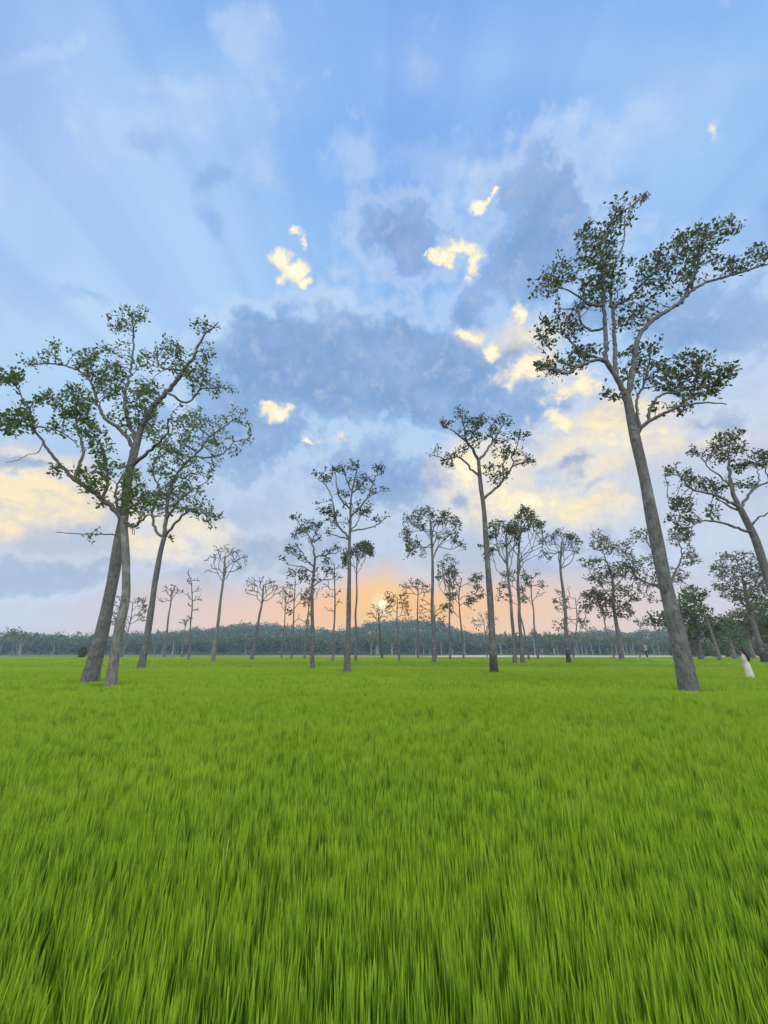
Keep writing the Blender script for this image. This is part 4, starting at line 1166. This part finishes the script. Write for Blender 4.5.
def person_skeleton(h, arm_l, arm_r, legs, female=True):
    """facing +Y local; returns verts, edges, radii (root = pelvis)"""
    V, E, R = [], [], []

    def add(p, r, parent=None):
        V.append(tuple(c * h for c in p)); R.append(r * h if not isinstance(r, tuple) else tuple(c * h for c in r))
        if parent is not None: E.append((parent, len(V) - 1))
        return len(V) - 1
    pel = add((0, 0, .53), (.085, .065)); wa = add((0, 0, .60), (.070, .055), pel); ch_ = add((0, .005, .70), (.085, .060), wa); sh = add((0, 0, .79), (.070, .050), ch_)
    nk = add((0, 0, .845), .030, sh); hd = add((0, .012, .885), (.044, .050), nk); hm = add((0, .014, .93), (.047, .056), hd); ht = add((0, .008, .972), (.036, .042), hm)
    ns = add((0, .074, .912), .007, hd)
    cn = add((0, .052, .876), .014, hd)
    for s, arm in ((-1, arm_l), (1, arm_r)):
        er = add((s * .050, .006, .915), .008, hd)
        a = add((s * .095, 0, .785), .030, sh)
        el = add(arm[0], .021, a); wr = add(arm[1], .014, el)
        d = np.array(arm[1]) - np.array(arm[0]); d /= np.linalg.norm(d)
        sd_ = np.cross(d, (s, 0.2, 0)); sd_ /= np.linalg.norm(sd_)
        pm = add(tuple(np.array(arm[1]) + d * .028), (.020, .012), wr)
        for k, ln in enumerate((.036, .042, .040, .031)):
            b = np.array(arm[1]) + d * .052 + sd_ * (.012 - .008 * k)
            f1 = add(tuple(b), .0052, pm); f2 = add(tuple(b + d * ln * .6), .0048, f1); add(tuple(b + d * ln + np.array([-s * .008, 0, 0])), .004, f2)
        tb = np.array(arm[1]) + d * .022 + sd_ * .020
        t1 = add(tuple(tb), .006, pm); add(tuple(tb + d * .024 + sd_ * .012), .005, t1)
    for s, lg in ((-1, legs[0]), (1, legs[1])):
        hp = add((s * .048, 0, .49), .052, pel); kn = add(lg[0], .034, hp); an = add(lg[1], .022, kn)
        hl = add((lg[1][0], lg[1][1] - .012, .020), .019, an); add((lg[1][0] + s * .012, lg[1][1] + .085, .012), (.022, .012), hl)
    return V, E, R


def loft(name, rings, mat, parent, n=28, folds=0, cap=True):
    """rings: list of (cx, cy, cz, rx, ry, fold amplitude)"""
    V, Fc = [], []
    for i, (cx, cy, cz, rx, ry, fo_) in enumerate(rings):
        for k in range(n):
            a = 2 * math.pi * k / n
            q = 1 + fo_ * math.cos(folds * a + .4 * math.sin(a)) if folds else 1
            V.append((cx + rx * q * math.cos(a), cy + ry * q * math.sin(a), cz))
    for i in range(len(rings) - 1):
        for k in range(n): Fc.append((i * n + k, i * n + (k + 1) % n, (i + 1) * n + (k + 1) % n, (i + 1) * n + k))
    if cap:
        Fc.append(tuple(range((len(rings) - 1) * n, len(rings) * n)))
    me = bpy.data.meshes.new(name); me.from_pydata(V, [], Fc); me.materials.append(mat); me.update()
    me.polygons.foreach_set('use_smooth', [True] * len(me.polygons))
    o = link(name, me, parent)
    return o


# woman in the white dress
wy = 20.0
wp = unproj(750.5, 678, wy)
we = empty('person', (wp[0], wy, SOIL), 'woman with long black hair in a long white dress standing in the rice', 'person')
hgt = 1.48
sk = person_skeleton(hgt, ((-.135, .01, .655), (-.150, .06, .54)), ((.135, -.01, .655), (.145, .05, .54)), (((-.05, .01, .27), (-.05, 0, .045)), ((.05, .0, .27), (.055, -.01, .045))))
skin_body(*sk, 0, M_skin, we)
h_ = hgt
loft('dress', [(0, 0, .06 * h_, .108 * h_, .104 * h_, .10), (0, 0, .2 * h_, .112 * h_, .104 * h_, .09), (0, 0, .38 * h_, .114 * h_, .098 * h_, .05), (0, 0, .50 * h_, .112 * h_, .092 * h_, .02),
               (0, 0, .605 * h_, .084 * h_, .069 * h_, .0), (0, .004 * h_, .70 * h_, .100 * h_, .076 * h_, 0), (0, 0, .765 * h_, .100 * h_, .066 * h_, 0), (0, 0, .808 * h_, .080 * h_, .052 * h_, 0), (0, 0, .828 * h_, .046 * h_, .042 * h_, 0)], M_white, we, 40, 9, cap=False)
for s, (a_, b_) in ((-1, ((-.095, 0, .785), (-.135, .01, .655))), (1, ((.095, 0, .785), (.135, -.01, .655)))):
    V, Q = [], []
    A_, B_ = np.array(a_) * h_, np.array(b_) * h_
    tube(V, Q, [A_ + np.array([0, 0, .012]), A_ * .5 + B_ * .5, B_ * .97 + A_ * .03], [.045 * h_, .036 * h_, .033 * h_], 12)
    link('sleeve', quads_mesh('sleeve', V, Q, M_white), we)
loft('hair', [(0, -.085 * h_, .60 * h_, .040 * h_, .020 * h_, .1), (0, -.100 * h_, .67 * h_, .070 * h_, .036 * h_, .08), (0, -.088 * h_, .78 * h_, .080 * h_, .050 * h_, .06), (0, -.048 * h_, .86 * h_, .074 * h_, .062 * h_, .04),
              (0, -.018 * h_, .915 * h_, .070 * h_, .074 * h_, .02), (0, -.004 * h_, .955 * h_, .064 * h_, .074 * h_, .01), (0, .002 * h_, .985 * h_, .048 * h_, .054 * h_, 0), (0, 0, 1.005 * h_, .016 * h_, .018 * h_, 0)], M_hair, we, 24, 7)


def eyes(e, h):
    for s in (-1, 1):
        V, Q = [], []
        c = np.array([s * .019, .062, .926]) * h
        tube(V, Q, [c + np.array([0, -.006, 0]), c + np.array([0, .006, 0]), c + np.array([0, .010, 0])], [.008, .008, .003], 10)
        link('eye', quads_mesh('eye', V, Q, M_eye), e)
    V, Q = [], []
    c = np.array([0, .066, .893]) * h
    tube(V, Q, [c + np.array([-.022, -.006, 0]), c, c + np.array([.022, -.006, 0])], [.003, .006, .003], 8)
    link('mouth', quads_mesh('mouth', V, Q, simple_mat('lips', (.35, .12, .10), .4)), e)


eyes(we, h_)
we.rotation_euler = (0, 0, math.radians(38))          # turned to the left, back partly to the camera

# far person on the mound
me_ = empty('person', (mp_[0], 50, mp_[2]), 'distant standing person in grey top and dark trousers at the field edge', 'person')
h2 = 1.74
sk = person_skeleton(h2, ((-.135, .0, .65), (-.14, .05, .53)), ((.135, .0, .65), (.14, .05, .53)), (((-.05, .02, .27), (-.052, .0, .045)), ((.05, .0, .27), (.055, -.02, .045))))
skin_body(*sk, 0, M_skin, me_)
loft('shirt', [(0, 0, .47 * h2, .108 * h2, .088 * h2, .02), (0, 0, .6 * h2, .096 * h2, .076 * h2, .02), (0, 0, .71 * h2, .106 * h2, .078 * h2, 0), (0, 0, .78 * h2, .104 * h2, .068 * h2, 0), (0, 0, .815 * h2, .075 * h2, .052 * h2, 0), (0, 0, .83 * h2, .045 * h2, .042 * h2, 0)], M_grey, me_, 28, 6, cap=False)
for s in (-1, 1):
    V, Q = [], []
    A_, B_ = np.array([s * .095, 0, .785]) * h2, np.array([s * .135, 0, .65]) * h2
    tube(V, Q, [A_, A_ * .5 + B_ * .5, B_], [.046 * h2, .038 * h2, .034 * h2], 12); link('sleeve', quads_mesh('sleeve', V, Q, M_grey), me_)
    V, Q = [], []
    tube(V, Q, np.array([(s * .045, 0, .53), (s * .048, 0, .45), (s * .05, .01, .27), (s * .053, -.005, .05)]) * h2, [.062 * h2, .062 * h2, .046 * h2, .038 * h2], 14); link('trouser_leg', quads_mesh('trouser_leg', V, Q, M_dark), me_)
loft('hair', [(0, -.028 * h2, .87 * h2, .048 * h2, .034 * h2, .03), (0, -.012 * h2, .92 * h2, .058 * h2, .058 * h2, .02), (0, -.002 * h2, .96 * h2, .054 * h2, .060 * h2, .01), (0, .002 * h2, .99 * h2, .036 * h2, .042 * h2, 0), (0, 0, 1.003 * h2, .012 * h2, .014 * h2, 0)], M_hair, me_, 24, 7)
eyes(me_, h2)
me_.rotation_euler = (0, 0, math.radians(75))

# ----------------------------------------------------------------- haze
m, t, out = material('haze')
pv = t.n.new('ShaderNodeVolumePrincipled')
pv.inputs['Color'].default_value = (.50, .74, 1.0, 1); pv.inputs['Density'].default_value = .00034
t.l.new(pv.outputs[0], out.inputs['Volume'])
x0, x1, y0, y1, z0, z1 = -1250, 1250, -60, 960, -1.5, 72
me = bpy.data.meshes.new('haze')
me.from_pydata([(x, y, z_) for x in (x0, x1) for y in (y0, y1) for z_ in (z0, z1)], [], [(0, 1, 3, 2), (4, 6, 7, 5), (0, 4, 5, 1), (2, 3, 7, 6), (0, 2, 6, 4), (1, 5, 7, 3)])
me.materials.append(m); me.update()
HZ = tag(link('haze', me), 'thin pale blue evening haze over the field', 'haze', kind='stuff')

# ----------------------------------------------------------------- render settings
cy = scene.cycles
cy.max_bounces = 6; cy.diffuse_bounces = 3; cy.glossy_bounces = 1; cy.transmission_bounces = 4; cy.transparent_max_bounces = 4; cy.volume_bounces = 0
cy.use_denoising = True
cy.caustics_reflective = False; cy.caustics_refractive = False
vs = scene.view_settings
scene.display_settings.display_device = 'sRGB'
vs.view_transform = 'Standard'; vs.look = 'None'; vs.exposure = 0.06; vs.gamma = 1.0; vs.use_curve_mapping = False
